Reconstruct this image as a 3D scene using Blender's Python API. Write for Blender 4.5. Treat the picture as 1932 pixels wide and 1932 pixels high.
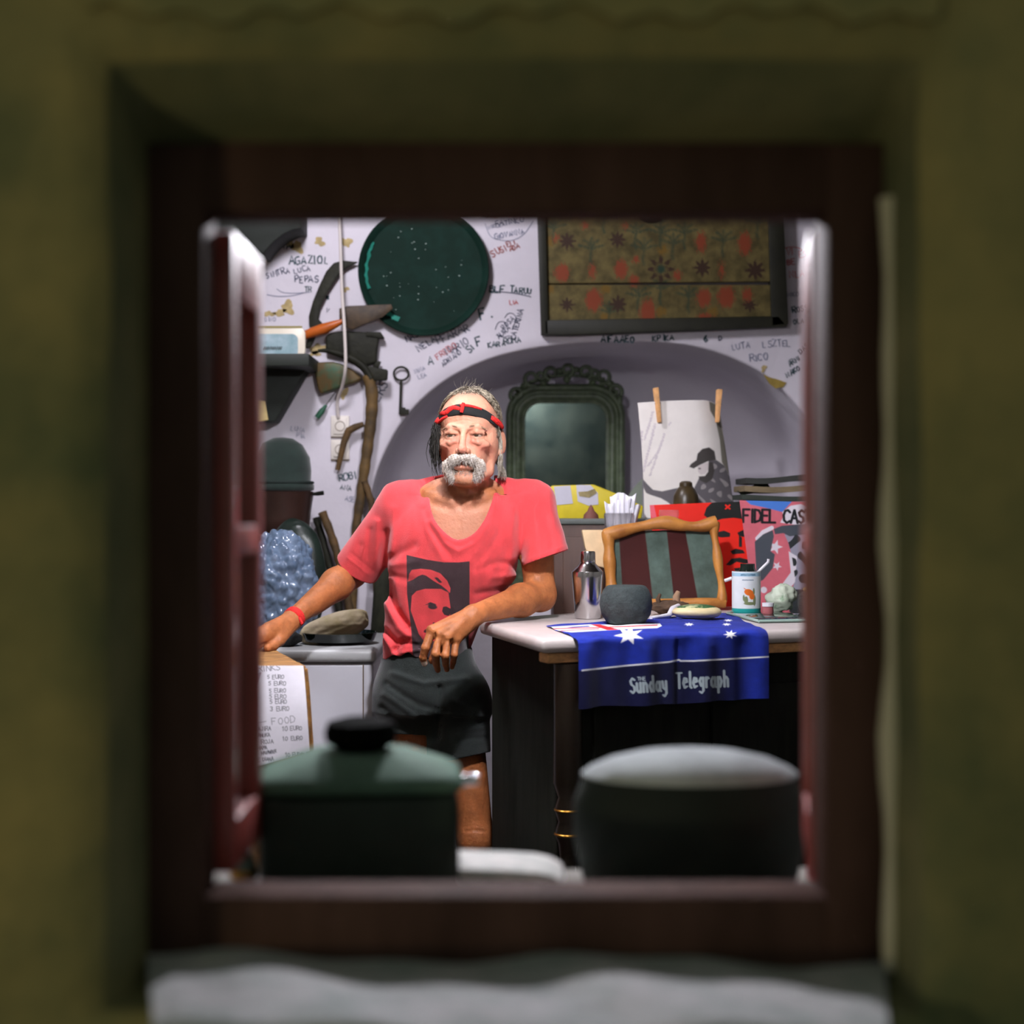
import bpy, bmesh, math, random
import numpy as np
from mathutils import Vector, Matrix, Euler
from mathutils.bvhtree import BVHTree

random.seed(7)
RNG = np.random.default_rng(7)
SC = bpy.context.scene
for o in list(bpy.data.objects):
    bpy.data.objects.remove(o, do_unlink=True)
COL = SC.collection
F_PX = 2806.0
CAM_Z = 1.24

# ------------------------------------------------------------------ camera, light, exposure
cam_d = bpy.data.cameras.new('camera')
cam = bpy.data.objects.new('camera', cam_d)
COL.objects.link(cam)
cam.location = (0, 0, CAM_Z)
cam.rotation_euler = (math.pi / 2, 0, 0)
cam_d.sensor_width = 36
cam_d.sensor_fit = 'HORIZONTAL'
cam_d.lens = 36 * F_PX / 1932
cam_d.clip_start = 0.05
cam_d.dof.use_dof = True
cam_d.dof.focus_distance = 3.55
cam_d.dof.aperture_fstop = 2.3
SC.camera = cam

W = bpy.data.worlds.new('dusk')
SC.world = W
W.use_nodes = True
W.node_tree.nodes['Background'].inputs[0].default_value = (0.66, 0.76, 0.62, 1)
W.node_tree.nodes['Background'].inputs[1].default_value = 0.20

SC.view_settings.view_transform = 'Standard'
SC.view_settings.look = 'None'
SC.view_settings.gamma = 1
SC.view_settings.use_curve_mapping = False
SC.view_settings.exposure = 0.0
SC.cycles.diffuse_bounces = 2

LAMP = Vector((-0.52, 3.50, 2.42))


def light(name, kind, loc, energy, color, size=0.05):
    d = bpy.data.lights.new(name, kind)
    d.energy = energy
    d.color = color
    if kind == 'POINT':
        d.shadow_soft_size = size
    o = bpy.data.objects.new(name, d)
    o.location = loc
    COL.objects.link(o)
    return o


LAMP2 = Vector((0.0, 2.72, 1.90))
light('pendant_bulb_light', 'POINT', LAMP, 54, (0.98, 0.96, 1.06), 0.12)
STREET = Vector((-1.5, -0.2, 0.80))
light('street_lantern_light', 'POINT', STREET, 18, (1.0, 0.88, 0.52), 0.06)
light('window_bulb_light', 'POINT', LAMP2, 57, (0.98, 0.96, 1.05), 0.03)


# ------------------------------------------------------------------ helpers
def P(px, py, d):
    """A point at distance d in front of the camera (photo pixel -> place in the room)."""
    return Vector(((px - 966) * d / F_PX, d, CAM_Z - (py - 966) * d / F_PX))


def PX(v):
    return (966 + v[0] * F_PX / v[1], 966 - (v[2] - CAM_Z) * F_PX / v[1])


def S(px, d):
    return px * d / F_PX


def srgb(r, g, b):
    f = lambda c: (c / 255 / 12.92) if c / 255 <= 0.04045 else ((c / 255 + 0.055) / 1.055) ** 2.4
    return (f(r), f(g), f(b), 1.0)


MATS = {}


def mat(name, col, rough=0.6, metal=0.0, vary=0.0, scale=12.0, bump=0.0, bscale=60.0, col2=None, spec=0.5,
        trans=0.0, sss=0.0, coat=0.0, sheen=0.0, stretch=None, thr=None, ior=1.45, bdist=0.004):
    if name in MATS:
        return MATS[name]
    m = bpy.data.materials.new(name)
    m.use_nodes = True
    nt = m.node_tree
    b = nt.nodes['Principled BSDF']
    c = srgb(*col)
    b.inputs['Roughness'].default_value = rough
    b.inputs['Metallic'].default_value = metal
    b.inputs['Specular IOR Level'].default_value = spec
    b.inputs['IOR'].default_value = ior
    if trans:
        b.inputs['Transmission Weight'].default_value = trans
    if sss:
        b.inputs['Subsurface Weight'].default_value = sss
        b.inputs['Subsurface Radius'].default_value = (0.012, 0.004, 0.002)
        b.inputs['Subsurface Scale'].default_value = 0.6
    if coat:
        b.inputs['Coat Weight'].default_value = coat
        b.inputs['Coat Roughness'].default_value = 0.1
    if sheen:
        b.inputs['Sheen Weight'].default_value = sheen
    tc = nt.nodes.new('ShaderNodeTexCoord')
    src = tc.outputs['Object']
    if stretch:
        mp = nt.nodes.new('ShaderNodeMapping')
        mp.inputs['Scale'].default_value = stretch
        nt.links.new(src, mp.inputs[0])
        src = mp.outputs[0]
    if vary or col2:
        n = nt.nodes.new('ShaderNodeTexNoise')
        n.inputs['Scale'].default_value = scale
        n.inputs['Detail'].default_value = 6
        n.inputs['Roughness'].default_value = 0.62
        nt.links.new(src, n.inputs['Vector'])
        r = nt.nodes.new('ShaderNodeValToRGB')
        lo, hi = thr or (0.35, 0.65)
        r.color_ramp.elements[0].position = lo
        r.color_ramp.elements[1].position = hi
        if col2:
            r.color_ramp.elements[0].color = c
            r.color_ramp.elements[1].color = srgb(*col2)
        else:
            r.color_ramp.elements[0].color = tuple(x * (1 - vary) for x in c[:3]) + (1,)
            r.color_ramp.elements[1].color = tuple(min(1, x * (1 + vary)) for x in c[:3]) + (1,)
        nt.links.new(n.outputs['Fac'], r.inputs[0])
        nt.links.new(r.outputs[0], b.inputs['Base Color'])
    else:
        b.inputs['Base Color'].default_value = c
    if bump:
        n2 = nt.nodes.new('ShaderNodeTexNoise')
        n2.inputs['Scale'].default_value = bscale
        n2.inputs['Detail'].default_value = 5
        nt.links.new(src, n2.inputs['Vector'])
        bp = nt.nodes.new('ShaderNodeBump')
        bp.inputs['Strength'].default_value = bump
        bp.inputs['Distance'].default_value = bdist
        nt.links.new(n2.outputs['Fac'], bp.inputs['Height'])
        nt.links.new(bp.outputs[0], b.inputs['Normal'])
    MATS[name] = m
    return m


def tag(o, label=None, cat=None, group=None, kind=None):
    if label:
        o['label'] = label
    if cat:
        o['category'] = cat
    if group:
        o['group'] = group
    if kind:
        o['kind'] = kind
    return o


def thing(name, label, cat, loc=(0, 0, 0), group=None, rot=None):
    o = bpy.data.objects.new(name, None)
    COL.objects.link(o)
    o.empty_display_size = 0.02
    o.location = loc
    if rot is not None:
        o.rotation_euler = rot
    return tag(o, label, cat, group)


def link(name, me, m, parent=None, smooth=False, world=True):
    """world=True: mesh coordinates are world coordinates (parents of meshes must sit at the origin)"""
    o = bpy.data.objects.new(name, me)
    COL.objects.link(o)
    if m is not None:
        me.materials.append(m)
    if smooth:
        me.polygons.foreach_set('use_smooth', [True] * len(me.polygons))
    if parent is not None:
        o.parent = parent
        if world and parent.type == 'EMPTY':
            o.matrix_parent_inverse = Matrix.LocRotScale(parent.location, parent.rotation_euler, parent.scale).inverted()
    return o


def from_bm(name, bm, m, parent=None, smooth=False, world=True, angle=None):
    bmesh.ops.recalc_face_normals(bm, faces=bm.faces[:])
    me = bpy.data.meshes.new(name)
    bm.to_mesh(me)
    bm.free()
    o = link(name, me, m, parent, smooth or angle is not None, world)
    if angle is not None:
        try:
            me.set_sharp_from_angle(angle=math.radians(angle))
        except Exception:
            pass
    return o


def pydata(name, v, f, m, parent=None, smooth=True, world=True):
    me = bpy.data.meshes.new(name)
    me.from_pydata([tuple(p) for p in v], [], [tuple(q) for q in f])
    me.update()
    return link(name, me, m, parent, smooth, world)


def add_box(bm, lo, hi, bevel=0.0, seg=2, M=None):
    lo, hi = Vector(lo), Vector(hi)
    r = bmesh.ops.create_cube(bm, size=1.0)
    vs = r['verts']
    for v in vs:
        v.co = Vector((lo[i] + (v.co[i] + 0.5) * (hi[i] - lo[i]) for i in range(3)))
    if bevel > 0:
        es = list({e for v in vs for e in v.link_edges})
        rb = bmesh.ops.bevel(bm, geom=es, offset=bevel, segments=seg, affect='EDGES', profile=0.5)
        vs = list({v for f in rb['faces'] for v in f.verts} | {v for v in vs if v.is_valid})
    if M is not None:
        for v in vs:
            v.co = M @ v.co
    return vs


def box(name, lo, hi, m, parent=None, bevel=0.003, M=None, seg=2):
    bm = bmesh.new()
    add_box(bm, lo, hi, bevel, seg, M)
    return from_bm(name, bm, m, parent, angle=40)


def add_prism(bm, pts3, off, bevel=0.0, seg=2):
    """polygon (3D points) extruded by vector off"""
    vs = [bm.verts.new(Vector(p)) for p in pts3]
    f = bm.faces.new(vs)
    r = bmesh.ops.extrude_face_region(bm, geom=[f])
    nv = [g for g in r['geom'] if isinstance(g, bmesh.types.BMVert)]
    bmesh.ops.translate(bm, verts=nv, vec=Vector(off))
    if bevel > 0:
        es = list({e for v in vs + nv for e in v.link_edges})
        bmesh.ops.recalc_face_normals(bm, faces=bm.faces[:])
        bmesh.ops.bevel(bm, geom=es, offset=bevel, segments=seg, affect='EDGES', profile=0.5, clamp_overlap=True)


def prism(name, pts3, off, m, parent=None, bevel=0.0, seg=2):
    bm = bmesh.new()
    add_prism(bm, pts3, off, bevel, seg)
    return from_bm(name, bm, m, parent, angle=40)


def smooth_pts(pts, n=6, closed=False):
    """Catmull-Rom"""
    pts = [np.array(p, float) for p in pts]
    out = []
    k = len(pts)
    rng = range(k) if closed else range(k - 1)
    for i in rng:
        p0 = pts[(i - 1) % k] if closed or i > 0 else pts[i]
        p1 = pts[i]
        p2 = pts[(i + 1) % k]
        p3 = pts[(i + 2) % k] if closed or i + 2 < k else pts[(i + 1) % k]
        for j in range(n):
            t = j / n
            out.append(0.5 * ((2 * p1) + (-p0 + p2) * t + (2 * p0 - 5 * p1 + 4 * p2 - p3) * t * t + (-p0 + 3 * p1 - 3 * p2 + p3) * t ** 3))
    if not closed:
        out.append(pts[-1])
    return out


def add_tube(bm, pts, radii, seg=10, flat=1.0, up=None, cap=True):
    pts = [Vector(p) for p in pts]
    if not hasattr(radii, '__len__'):
        radii = [radii] * len(pts)
    rings = []
    u = Vector(up) if up is not None else Vector((0.13, 0.21, 0.97))
    for i, p in enumerate(pts):
        t = (pts[min(i + 1, len(pts) - 1)] - pts[max(i - 1, 0)]).normalized()
        a = (u - t * u.dot(t))
        if a.length < 1e-4:
            a = t.orthogonal()
        a.normalize()
        b = t.cross(a)
        if up is None:
            u = a
        rings.append([bm.verts.new(p + (a * math.cos(2 * math.pi * k / seg) * flat + b * math.sin(2 * math.pi * k / seg)) * radii[i]) for k in range(seg)])
    for i in range(len(rings) - 1):
        for k in range(seg):
            bm.faces.new((rings[i][k], rings[i][(k + 1) % seg], rings[i + 1][(k + 1) % seg], rings[i + 1][k]))
    if cap:
        bm.faces.new(rings[0][::-1])
        bm.faces.new(rings[-1])


def tube(name, pts, radii, m, parent=None, seg=10, flat=1.0, up=None):
    bm = bmesh.new()
    add_tube(bm, pts, radii, seg, flat, up)
    return from_bm(name, bm, m, parent, angle=50)


def add_lathe(bm, prof, M, seg=32, sx=1.0, sy=1.0, cap=True):
    """prof: (r, z) list; M: matrix to world"""
    rings = []
    for r, z in prof:
        rings.append([bm.verts.new(M @ Vector((r * math.cos(2 * math.pi * k / seg) * sx, r * math.sin(2 * math.pi * k / seg) * sy, z))) for k in range(seg)])
    for i in range(len(rings) - 1):
        for k in range(seg):
            bm.faces.new((rings[i][k], rings[i][(k + 1) % seg], rings[i + 1][(k + 1) % seg], rings[i + 1][k]))
    if cap:
        if prof[0][0] > 1e-5:
            bm.faces.new(rings[0][::-1])
        if prof[-1][0] > 1e-5:
            bm.faces.new(rings[-1])
    bmesh.ops.remove_doubles(bm, verts=bm.verts[:], dist=1e-6)


def lathe(name, prof, loc, m, parent=None, seg=32, rot=None, sx=1.0, sy=1.0, angle=40):
    bm = bmesh.new()
    M = Matrix.Translation(Vector(loc)) @ (rot.to_matrix().to_4x4() if rot is not None else Matrix.Identity(4))
    add_lathe(bm, prof, M, seg, sx, sy)
    return from_bm(name, bm, m, parent, angle=angle)


def vnoise(p, f=1.0, seed=0):
    """cheap smooth vector noise for lumps: sum of sines"""
    r = np.random.default_rng(seed)
    p = np.asarray(p, float)
    out = np.zeros(p.shape[0])
    for k in range(6):
        d = r.normal(size=3)
        d /= np.linalg.norm(d)
        out += np.sin(p @ (d * f * (0.7 + 0.5 * k)) + r.uniform(0, 6.28)) / (1 + 0.6 * k)
    return out / 2.4


def blob(name, c, r, m, parent=None, amp=0.1, f=1.0, seed=0, sub=4, rot=None, power=2.0, flat_z=None):
    bm = bmesh.new()
    bmesh.ops.create_icosphere(bm, subdivisions=sub, radius=1.0)
    co = np.array([v.co[:] for v in bm.verts])
    if power != 2.0:
        nrm = (np.abs(co) ** power).sum(1) ** (1 / power)
        co = co / nrm[:, None]
    n = vnoise(co * 2.0, f, seed) + 0.4 * vnoise(co * 2.0, f * 2.7, seed + 1)
    co = co * (1 + amp * n)[:, None] * np.array(r)
    R = np.array(rot.to_matrix()) if rot is not None else np.eye(3)
    co = co @ R.T + np.array(c)
    if flat_z is not None:
        co[:, 2] = np.maximum(co[:, 2], flat_z)
    for v, q in zip(bm.verts, co):
        v.co = q
    return from_bm(name, bm, m, parent, smooth=True)


# ------------------------------------------------------------------ flat print: 2D signed distances stored per vertex
def sd_poly(X, Y, pts):
    pts = np.array(pts, float)
    d = np.full(X.shape, 1e18)
    s = np.ones(X.shape)
    n = len(pts)
    j = n - 1
    for i in range(n):
        ex, ey = pts[j] - pts[i]
        wx, wy = X - pts[i][0], Y - pts[i][1]
        t = np.clip((wx * ex + wy * ey) / max(ex * ex + ey * ey, 1e-12), 0, 1)
        d = np.minimum(d, (wx - ex * t) ** 2 + (wy - ey * t) ** 2)
        c1 = Y >= pts[i][1]
        c2 = Y < pts[j][1]
        c3 = ex * wy > ey * wx
        flip = (c1 & c2 & c3) | (~c1 & ~c2 & ~c3)
        s = np.where(flip, -s, s)
        j = i
    return -s * np.sqrt(d)      # positive inside


def sd_line(X, Y, pts, r):
    d = np.full(X.shape, 1e18)
    for (ax, ay), (bx, by) in zip(pts[:-1], pts[1:]):
        ex, ey = bx - ax, by - ay
        wx, wy = X - ax, Y - ay
        t = np.clip((wx * ex + wy * ey) / max(ex * ex + ey * ey, 1e-12), 0, 1)
        d = np.minimum(d, (wx - ex * t) ** 2 + (wy - ey * t) ** 2)
    return r - np.sqrt(d)


def sd_ell(X, Y, cx, cy, rx, ry, a=0.0):
    ca, sa = math.cos(a), math.sin(a)
    x, y = (X - cx) * ca + (Y - cy) * sa, -(X - cx) * sa + (Y - cy) * ca
    k = np.sqrt((x / rx) ** 2 + (y / ry) ** 2)
    return (1 - k) * min(rx, ry)


def U(*a):
    o = a[0]
    for b in a[1:]:
        o = np.maximum(o, b)
    return o


def star(cx, cy, r, n=7, inner=0.45, rot=0.0, sx=1.0, sy=1.0):
    return [(cx + sx * (r if k % 2 == 0 else r * inner) * math.sin(rot + math.pi * k / n),
             cy - sy * (r if k % 2 == 0 else r * inner) * math.cos(rot + math.pi * k / n)) for k in range(2 * n)]


def print_mat(name, base, layers, rough=0.6, width=0.5, vary=0.08, scale=40, spec=0.3, bump=0.0, bscale=300, sheen=0, coat=0):
    """base colour + layers [(attr, colour)] mixed where attr > 0"""
    m = mat(name, base, rough=rough, vary=vary, scale=scale, spec=spec, bump=bump, bscale=bscale, sheen=sheen, coat=coat)
    nt = m.node_tree
    b = nt.nodes['Principled BSDF']
    cur = b.inputs['Base Color'].links[0].from_socket if b.inputs['Base Color'].links else None
    for at, col in layers:
        a = nt.nodes.new('ShaderNodeAttribute')
        a.attribute_name = at
        mr = nt.nodes.new('ShaderNodeMapRange')
        mr.inputs['From Min'].default_value = -width
        mr.inputs['From Max'].default_value = width
        nt.links.new(a.outputs['Fac'], mr.inputs['Value'])
        mx = nt.nodes.new('ShaderNodeMix')
        mx.data_type = 'RGBA'
        nt.links.new(mr.outputs[0], mx.inputs['Factor'])
        if cur is None:
            mx.inputs['A'].default_value = srgb(*base)
        else:
            nt.links.new(cur, mx.inputs['A'])
        mx.inputs['B'].default_value = srgb(*col)
        cur = mx.outputs['Result']
    if cur is not None:
        nt.links.new(cur, b.inputs['Base Color'])
    return m


def set_attr(me, name, arr):
    a = me.attributes.new(name, 'FLOAT', 'POINT')
    a.data.foreach_set('value', np.ascontiguousarray(arr, dtype=np.float32).ravel())


def sheet(name, fn, nu, nv, m, attrs, parent=None, thick=0.0006):
    """grid sheet: fn(u,v arrays)->xyz arrays; attrs: name -> array(nv+1, nu+1)"""
    u, v = np.meshgrid(np.linspace(0, 1, nu + 1), np.linspace(0, 1, nv + 1))
    xyz = np.stack(fn(u, v), -1).reshape(-1, 3)
    idx = np.arange((nu + 1) * (nv + 1)).reshape(nv + 1, nu + 1)
    f = np.stack([idx[:-1, :-1], idx[1:, :-1], idx[1:, 1:], idx[:-1, 1:]], -1).reshape(-1, 4)
    me = bpy.data.meshes.new(name)
    me.from_pydata(xyz.tolist(), [], f.tolist())
    me.update()
    for k, a in attrs.items():
        set_attr(me, k, np.clip(a, -1e4, 1e4))
    o = link(name, me, m, parent, True)
    if thick:
        sm = o.modifiers.new('thickness', 'SOLIDIFY')
        sm.thickness = thick
        sm.offset = -1
    return o


def quad_map(p00, p10, p11, p01, curl=None):
    """bilinear map: u along p00->p10, v along p00->p01"""
    p00, p10, p11, p01 = [np.array(p, float) for p in (p00, p10, p11, p01)]

    def fn(u, v):
        w = [(1 - u) * (1 - v), u * (1 - v), u * v, (1 - u) * v]
        out = [w[0] * p00[i] + w[1] * p10[i] + w[2] * p11[i] + w[3] * p01[i] for i in range(3)]
        if curl is not None:
            c = curl(u, v)
            out = [out[i] + c[i] for i in range(3)]
        return out
    return fn


# ------------------------------------------------------------------ stroke lettering
GL = {
    'A': ['0,0 2,6 4,0', '.8,2.2 3.2,2.2'], 'B': ['0,0 0,6 2.6,6 3.4,5 2.6,3.3 0,3.2', '2.6,3.3 3.8,2 3,0 0,0'],
    'C': ['3.8,5 2.6,6 1,5.6 .1,3.6 .4,1.2 2,0 3.8,.9'], 'D': ['0,0 0,6 2.4,5.6 3.8,3.4 3,.9 0,0'],
    'E': ['3.6,6 0,6 0,0 3.6,0', '0,3.2 2.8,3.2'], 'F': ['3.6,6 0,6 0,0', '0,3.2 2.6,3.2'],
    'G': ['3.6,5.2 2,6 .4,4.6 .2,1.6 1.8,0 3.6,1 3.6,2.8 2,2.8'], 'H': ['0,0 0,6', '3.6,0 3.6,6', '0,3 3.6,3'],
    'I': ['1,0 1,6'], 'J': ['3,6 3,1.2 1.8,0 .3,1'], 'K': ['0,0 0,6', '3.5,6 0,2.8 3.6,0'], 'L': ['0,6 0,0 3.2,0'],
    'M': ['0,0 .4,6 2,2.4 3.6,6 4,0'], 'N': ['0,0 0,6 3.6,0 3.6,6'], 'O': ['2,6 .4,4.8 0,2.6 1,.3 2.8,.3 3.9,2.8 3.3,5.2 2,6'],
    'P': ['0,0 0,6 2.8,5.8 3.5,4.4 2.4,2.9 0,2.8'], 'Q': ['2,6 .3,4.6 .2,1.6 2,0 3.7,1.8 3.5,4.8 2,6', '2.2,1.4 4,-.6'],
    'R': ['0,0 0,6 2.8,5.8 3.4,4.4 2.2,3 0,2.9', '1.6,3 3.7,0'], 'S': ['3.6,5.2 2,6 .4,4.9 1,3.4 3,2.6 3.4,1 1.8,0 .1,.9'],
    'T': ['0,6 4,6', '2,6 2,0'], 'U': ['0,6 .2,1.2 1.8,0 3.5,1.2 3.6,6'], 'V': ['0,6 1.9,0 3.8,6'],
    'W': ['0,6 1,0 2,4 3,0 4,6'], 'X': ['0,0 3.7,6', '0,6 3.7,0'], 'Y': ['0,6 1.9,3 3.8,6', '1.9,3 1.9,0'], 'Z': ['0,6 3.6,6 0,0 3.8,0'],
    '0': ['2,6 .4,4.8 .2,1.4 1.9,0 3.5,1.6 3.4,4.8 2,6'], '1': ['.8,4.6 2,6 2,0'], '2': ['.2,4.8 1.6,6 3.2,5 2.6,3 0,0 3.6,0'],
    '3': ['.2,5.4 2,6 3.2,4.8 1.6,3.2 3.4,2 2,0 .1,.6'], '5': ['3.4,6 .6,6 .3,3.4 2.4,3.6 3.4,1.8 2,0 .1,.6'],
    '6': ['3.2,5.8 1,4.4 .2,1.8 1.8,0 3.4,1.4 2.4,3.1 .4,2.4'], '-': ['0,3 3,3'], '.': ['.6,0 .9,.3'], '*': ['0,1.5 3.6,4.5', '0,4.5 3.6,1.5', '1.8,5 1.8,1'],
    '/': ['0,0 3,6'], '!': ['1,6 1,2', '1,.4 1,0'], ' ': [],
    'a': ['3,3 1.4,4 .2,2.6 .3,.8 1.6,0 3,1.4', '3,4 3,.4 3.6,0'], 'd': ['3,3 1.4,4 .2,2.4 1.3,0 3,1.2', '3,6.4 3,0'],
    'e': ['.4,2 3,2.4 2.6,3.8 1.2,4 .2,2 1.2,.1 3,.7'], 'g': ['3,3.4 1.4,4 .2,2.6 1.4,.6 3,1.6', '3,4 3,-1.2 1.6,-2.1 .2,-1.5'],
    'h': ['.3,6.4 .3,0', '.3,2.8 1.8,4 3,3 3,0'], 'l': ['.6,6.4 .6,.6 1.4,0'], 'n': ['.3,4 .3,0', '.3,2.8 1.8,4 3,3 3,0'],
    'p': ['.4,4 .4,-2.2', '.4,3 1.8,4 3.1,2.2 1.8,0 .4,.8'], 'r': ['.4,4 .4,0', '.4,2.6 1.6,4 2.4,3.5'], 'u': ['.2,4 .3,.8 1.5,0 3,1.2', '3,4 3,0'],
    'y': ['.2,4 .6,1.2 1.8,.6 3,1.6', '3,4 2.8,-1 1.2,-2.2 .2,-1.6'],
}
GADV = {'I': 2.2, '.': 2.0, '!': 2.2, 'l': 2.2, 'r': 3.4, ' ': 3.4}


def strokes(text, x, y, h, ang=0.0, squeeze=1.0, jit=0.0, seed=0, adv=1.25):
    """polylines of a text line in a y-down plane; (x, y) is the baseline start, h the cap height"""
    r = random.Random(seed)
    s = h / 6.0
    out = []
    cx = 0.0
    ca, sa = math.cos(ang), math.sin(ang)
    for ch in text:
        jx, jy, js = r.uniform(-jit, jit) * 2, r.uniform(-jit, jit) * 2, 1 + r.uniform(-jit, jit) * 0.5
        for st in GL.get(ch, []):
            pl = []
            for q in st.split():
                a, b = map(float, q.split(','))
                a = (cx + (a + jx + r.uniform(-jit, jit)) * js) * s * squeeze
                b = (b + jy + r.uniform(-jit, jit)) * js * s
                pl.append((x + a * ca + b * sa, y + a * sa - b * ca))
            out.append(pl)
        cx += GADV.get(ch, 4.0) * adv
    return out


def sd_text(X, Y, lines, r, ax=1.0, ay=1.0):
    d = np.full(X.shape, -1e3)
    for pl in lines:
        d = np.maximum(d, sd_line(X * ax, Y * ay, [(a * ax, b * ay) for a, b in pl], r))
    return d


def ribbons(name, lines, to3d, w, m, parent, normal=(0, -1, 0)):
    """ink strokes as thin ribbons lying on a surface"""
    v, f = [], []
    for pl in lines:
        p = [np.array(q, float) for q in pl]
        if len(p) < 2:
            continue
        L, R = [], []
        for i, q in enumerate(p):
            t = p[min(i + 1, len(p) - 1)] - p[max(i - 1, 0)]
            n = np.array((-t[1], t[0])) / (np.linalg.norm(t) + 1e-9)
            L.append(q + n * w / 2)
            R.append(q - n * w / 2)
        b = len(v)
        for l, r in zip(L, R):
            v += [to3d(*l), to3d(*r)]
        for i in range(len(p) - 1):
            f.append((b + 2 * i, b + 2 * i + 1, b + 2 * i + 3, b + 2 * i + 2))
    return pydata(name, v, f, m, parent, smooth=False)

# ================================================================== THE SETTING
m_out = mat('olive_plaster', (158, 142, 90), rough=0.9, col2=(96, 102, 70), scale=3.4, thr=(0.38, 0.66), bump=0.6, bscale=22, bdist=0.01)
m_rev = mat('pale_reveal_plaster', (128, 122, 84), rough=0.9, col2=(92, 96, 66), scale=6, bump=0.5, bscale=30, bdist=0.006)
m_white = mat('white_plaster', (214, 208, 216), rough=0.85, vary=0.06, scale=2.2, bump=0.35, bscale=9, bdist=0.02)
m_frame = mat('dark_red_frame_paint', (78, 56, 50), spec=0.08, rough=0.7, vary=0.25, scale=14, bump=0.15, bscale=40, stretch=(1, 1, 0.2))
m_sash = mat('red_sash_paint', (150, 62, 56), rough=0.42, vary=0.15, scale=10, spec=1.0)
m_sill = mat('limewashed_sill', (190, 188, 190), rough=0.8, col2=(150, 158, 156), scale=14, bump=0.8, bscale=26, bdist=0.008)
m_floor = mat('dark_stone_floor', (52, 48, 44), rough=0.55, vary=0.25, scale=5)
m_side = mat('grey_side_plaster', (120, 118, 112), rough=0.9, vary=0.08, scale=3)
m_ceil = mat('dark_timber_ceiling', (66, 58, 48), rough=0.9, vary=0.05, scale=3)

WY = 4.60          # plane of the back wall


def ring_loop(d, l, r, t, b, n=36, amp=0.0, seed=0):
    pts = []
    cs = [(l, b), (r, b), (r, t), (l, t)]
    for k in range(4):
        (x0, z0), (x1, z1) = cs[k], cs[(k + 1) % 4]
        for i in range(n):
            s = i / n
            pts.append((x0 + (x1 - x0) * s, d, z0 + (z1 - z0) * s))
    p = np.array(pts)
    if amp:
        p[:, 0] += amp * vnoise(p, 14, seed)
        p[:, 2] += amp * vnoise(p, 14, seed + 5)
        p[:, 1] += amp * 0.5 * vnoise(p, 20, seed + 9)
    return p


def loft(name, loops, m, parent=None, smooth=True):
    n = len(loops[0])
    v = np.concatenate(loops)
    f = []
    for j in range(len(loops) - 1):
        for i in range(n):
            a, b = j * n + i, j * n + (i + 1) % n
            f.append((a, b, b + n, a + n))
    return pydata(name, v, f, m, parent, smooth)


OL, OR_, OT, OB = -0.342, 0.349, 1.587, 0.809     # masonry opening at the window
loops = [ring_loop(1.27, -1.3, 1.5, 2.75, -0.05), ring_loop(1.27, -0.9, 1.0, 2.3, 0.3, amp=0.006),
         ring_loop(1.268, -0.6, 0.62, 1.95, 0.62, amp=0.010, seed=2),
         ring_loop(1.268, -0.45, 0.46, 1.75, 0.74, amp=0.010, seed=3),
         ring_loop(1.270, -0.385, 0.392, 1.675, 0.785, amp=0.008, seed=3),
         ring_loop(1.276, -0.362, 0.368, 1.648, 0.803, amp=0.006, seed=3),
         ring_loop(1.292, -0.350, 0.355, 1.632, OB - 0.002, amp=0.005, seed=3)]
wf = loft('wall_front', loops, m_out)
tag(wf, kind='structure')
rv = loft('window_reveal', [loops[-1], ring_loop(1.33, OL - 0.004, OR_ + 0.002, 1.606, OB - 0.002, amp=0.004, seed=4),
                            ring_loop(1.40, OL, OR_, OT, OB - 0.002)], m_rev, wf)
# the room side of the thick wall, splayed opening
loft('inner_reveal', [ring_loop(1.455, OL, OR_, OT, 0.795), ring_loop(1.86, -0.46, 0.50, 1.80, 0.795, amp=0.004),
                      ring_loop(1.88, -0.49, 0.53, 1.83, 0.77, amp=0.004), ring_loop(1.885, -1.3, 1.5, 2.72, -0.02)], m_side, wf)
# ragged plaster lip over the lintel
lip = []
for i in range(41):
    x = -0.36 + 0.72 * i / 40
    lip.append((x, 1.262, 1.664 + 0.006 * math.sin(i * 1.7) + 0.005 * math.sin(i * 0.6 + 1)))
top = [(x, 1.262, 1.70 + 0.004 * math.sin(x * 30)) for x in (0.37, 0.1, -0.2, -0.37)]
prism('plaster_lip', lip + top, (0, 0.03, 0), m_out, wf)

# pale bead beside the right jamb: light on the reveal put into its colour
tube('lit_reveal_strip', [(OR_ + 0.004 + 0.002 * math.sin(i * 0.9), 1.372, OB + 0.01 + 0.71 * i / 20) for i in range(21)], [0.011 + 0.0025 * math.sin(i * 1.3) for i in range(21)], mat('lit_strip_cream', (206, 196, 172), rough=0.9), wf)
# window: fixed frame, two casements swung into the room
win = bpy.data.objects.new('window_1', None)
COL.objects.link(win)
tag(win, 'dark red wooden window frame with casements opened inwards', kind='structure')
CL, CR, CT, CB = -0.290, 0.296, 1.522, 0.879
box('frame_jamb', (OL - 0.01, 1.395, OB), (CL, 1.458, OT), m_frame, win, 0.004)
box('frame_jamb', (CR, 1.395, OB), (OR_ + 0.012, 1.458, OT), m_frame, win, 0.004)
box('frame_head', (CL - 0.002, 1.397, CT), (CR + 0.002, 1.456, OT + 0.01), m_frame, win, 0.004)
box('frame_rail', (CL - 0.002, 1.397, OB - 0.01), (CR + 0.002, 1.462, CB), m_frame, win, 0.006)
m_glass = mat('window_glass', (235, 245, 240), rough=0.02, trans=1.0, ior=1.5)


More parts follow.
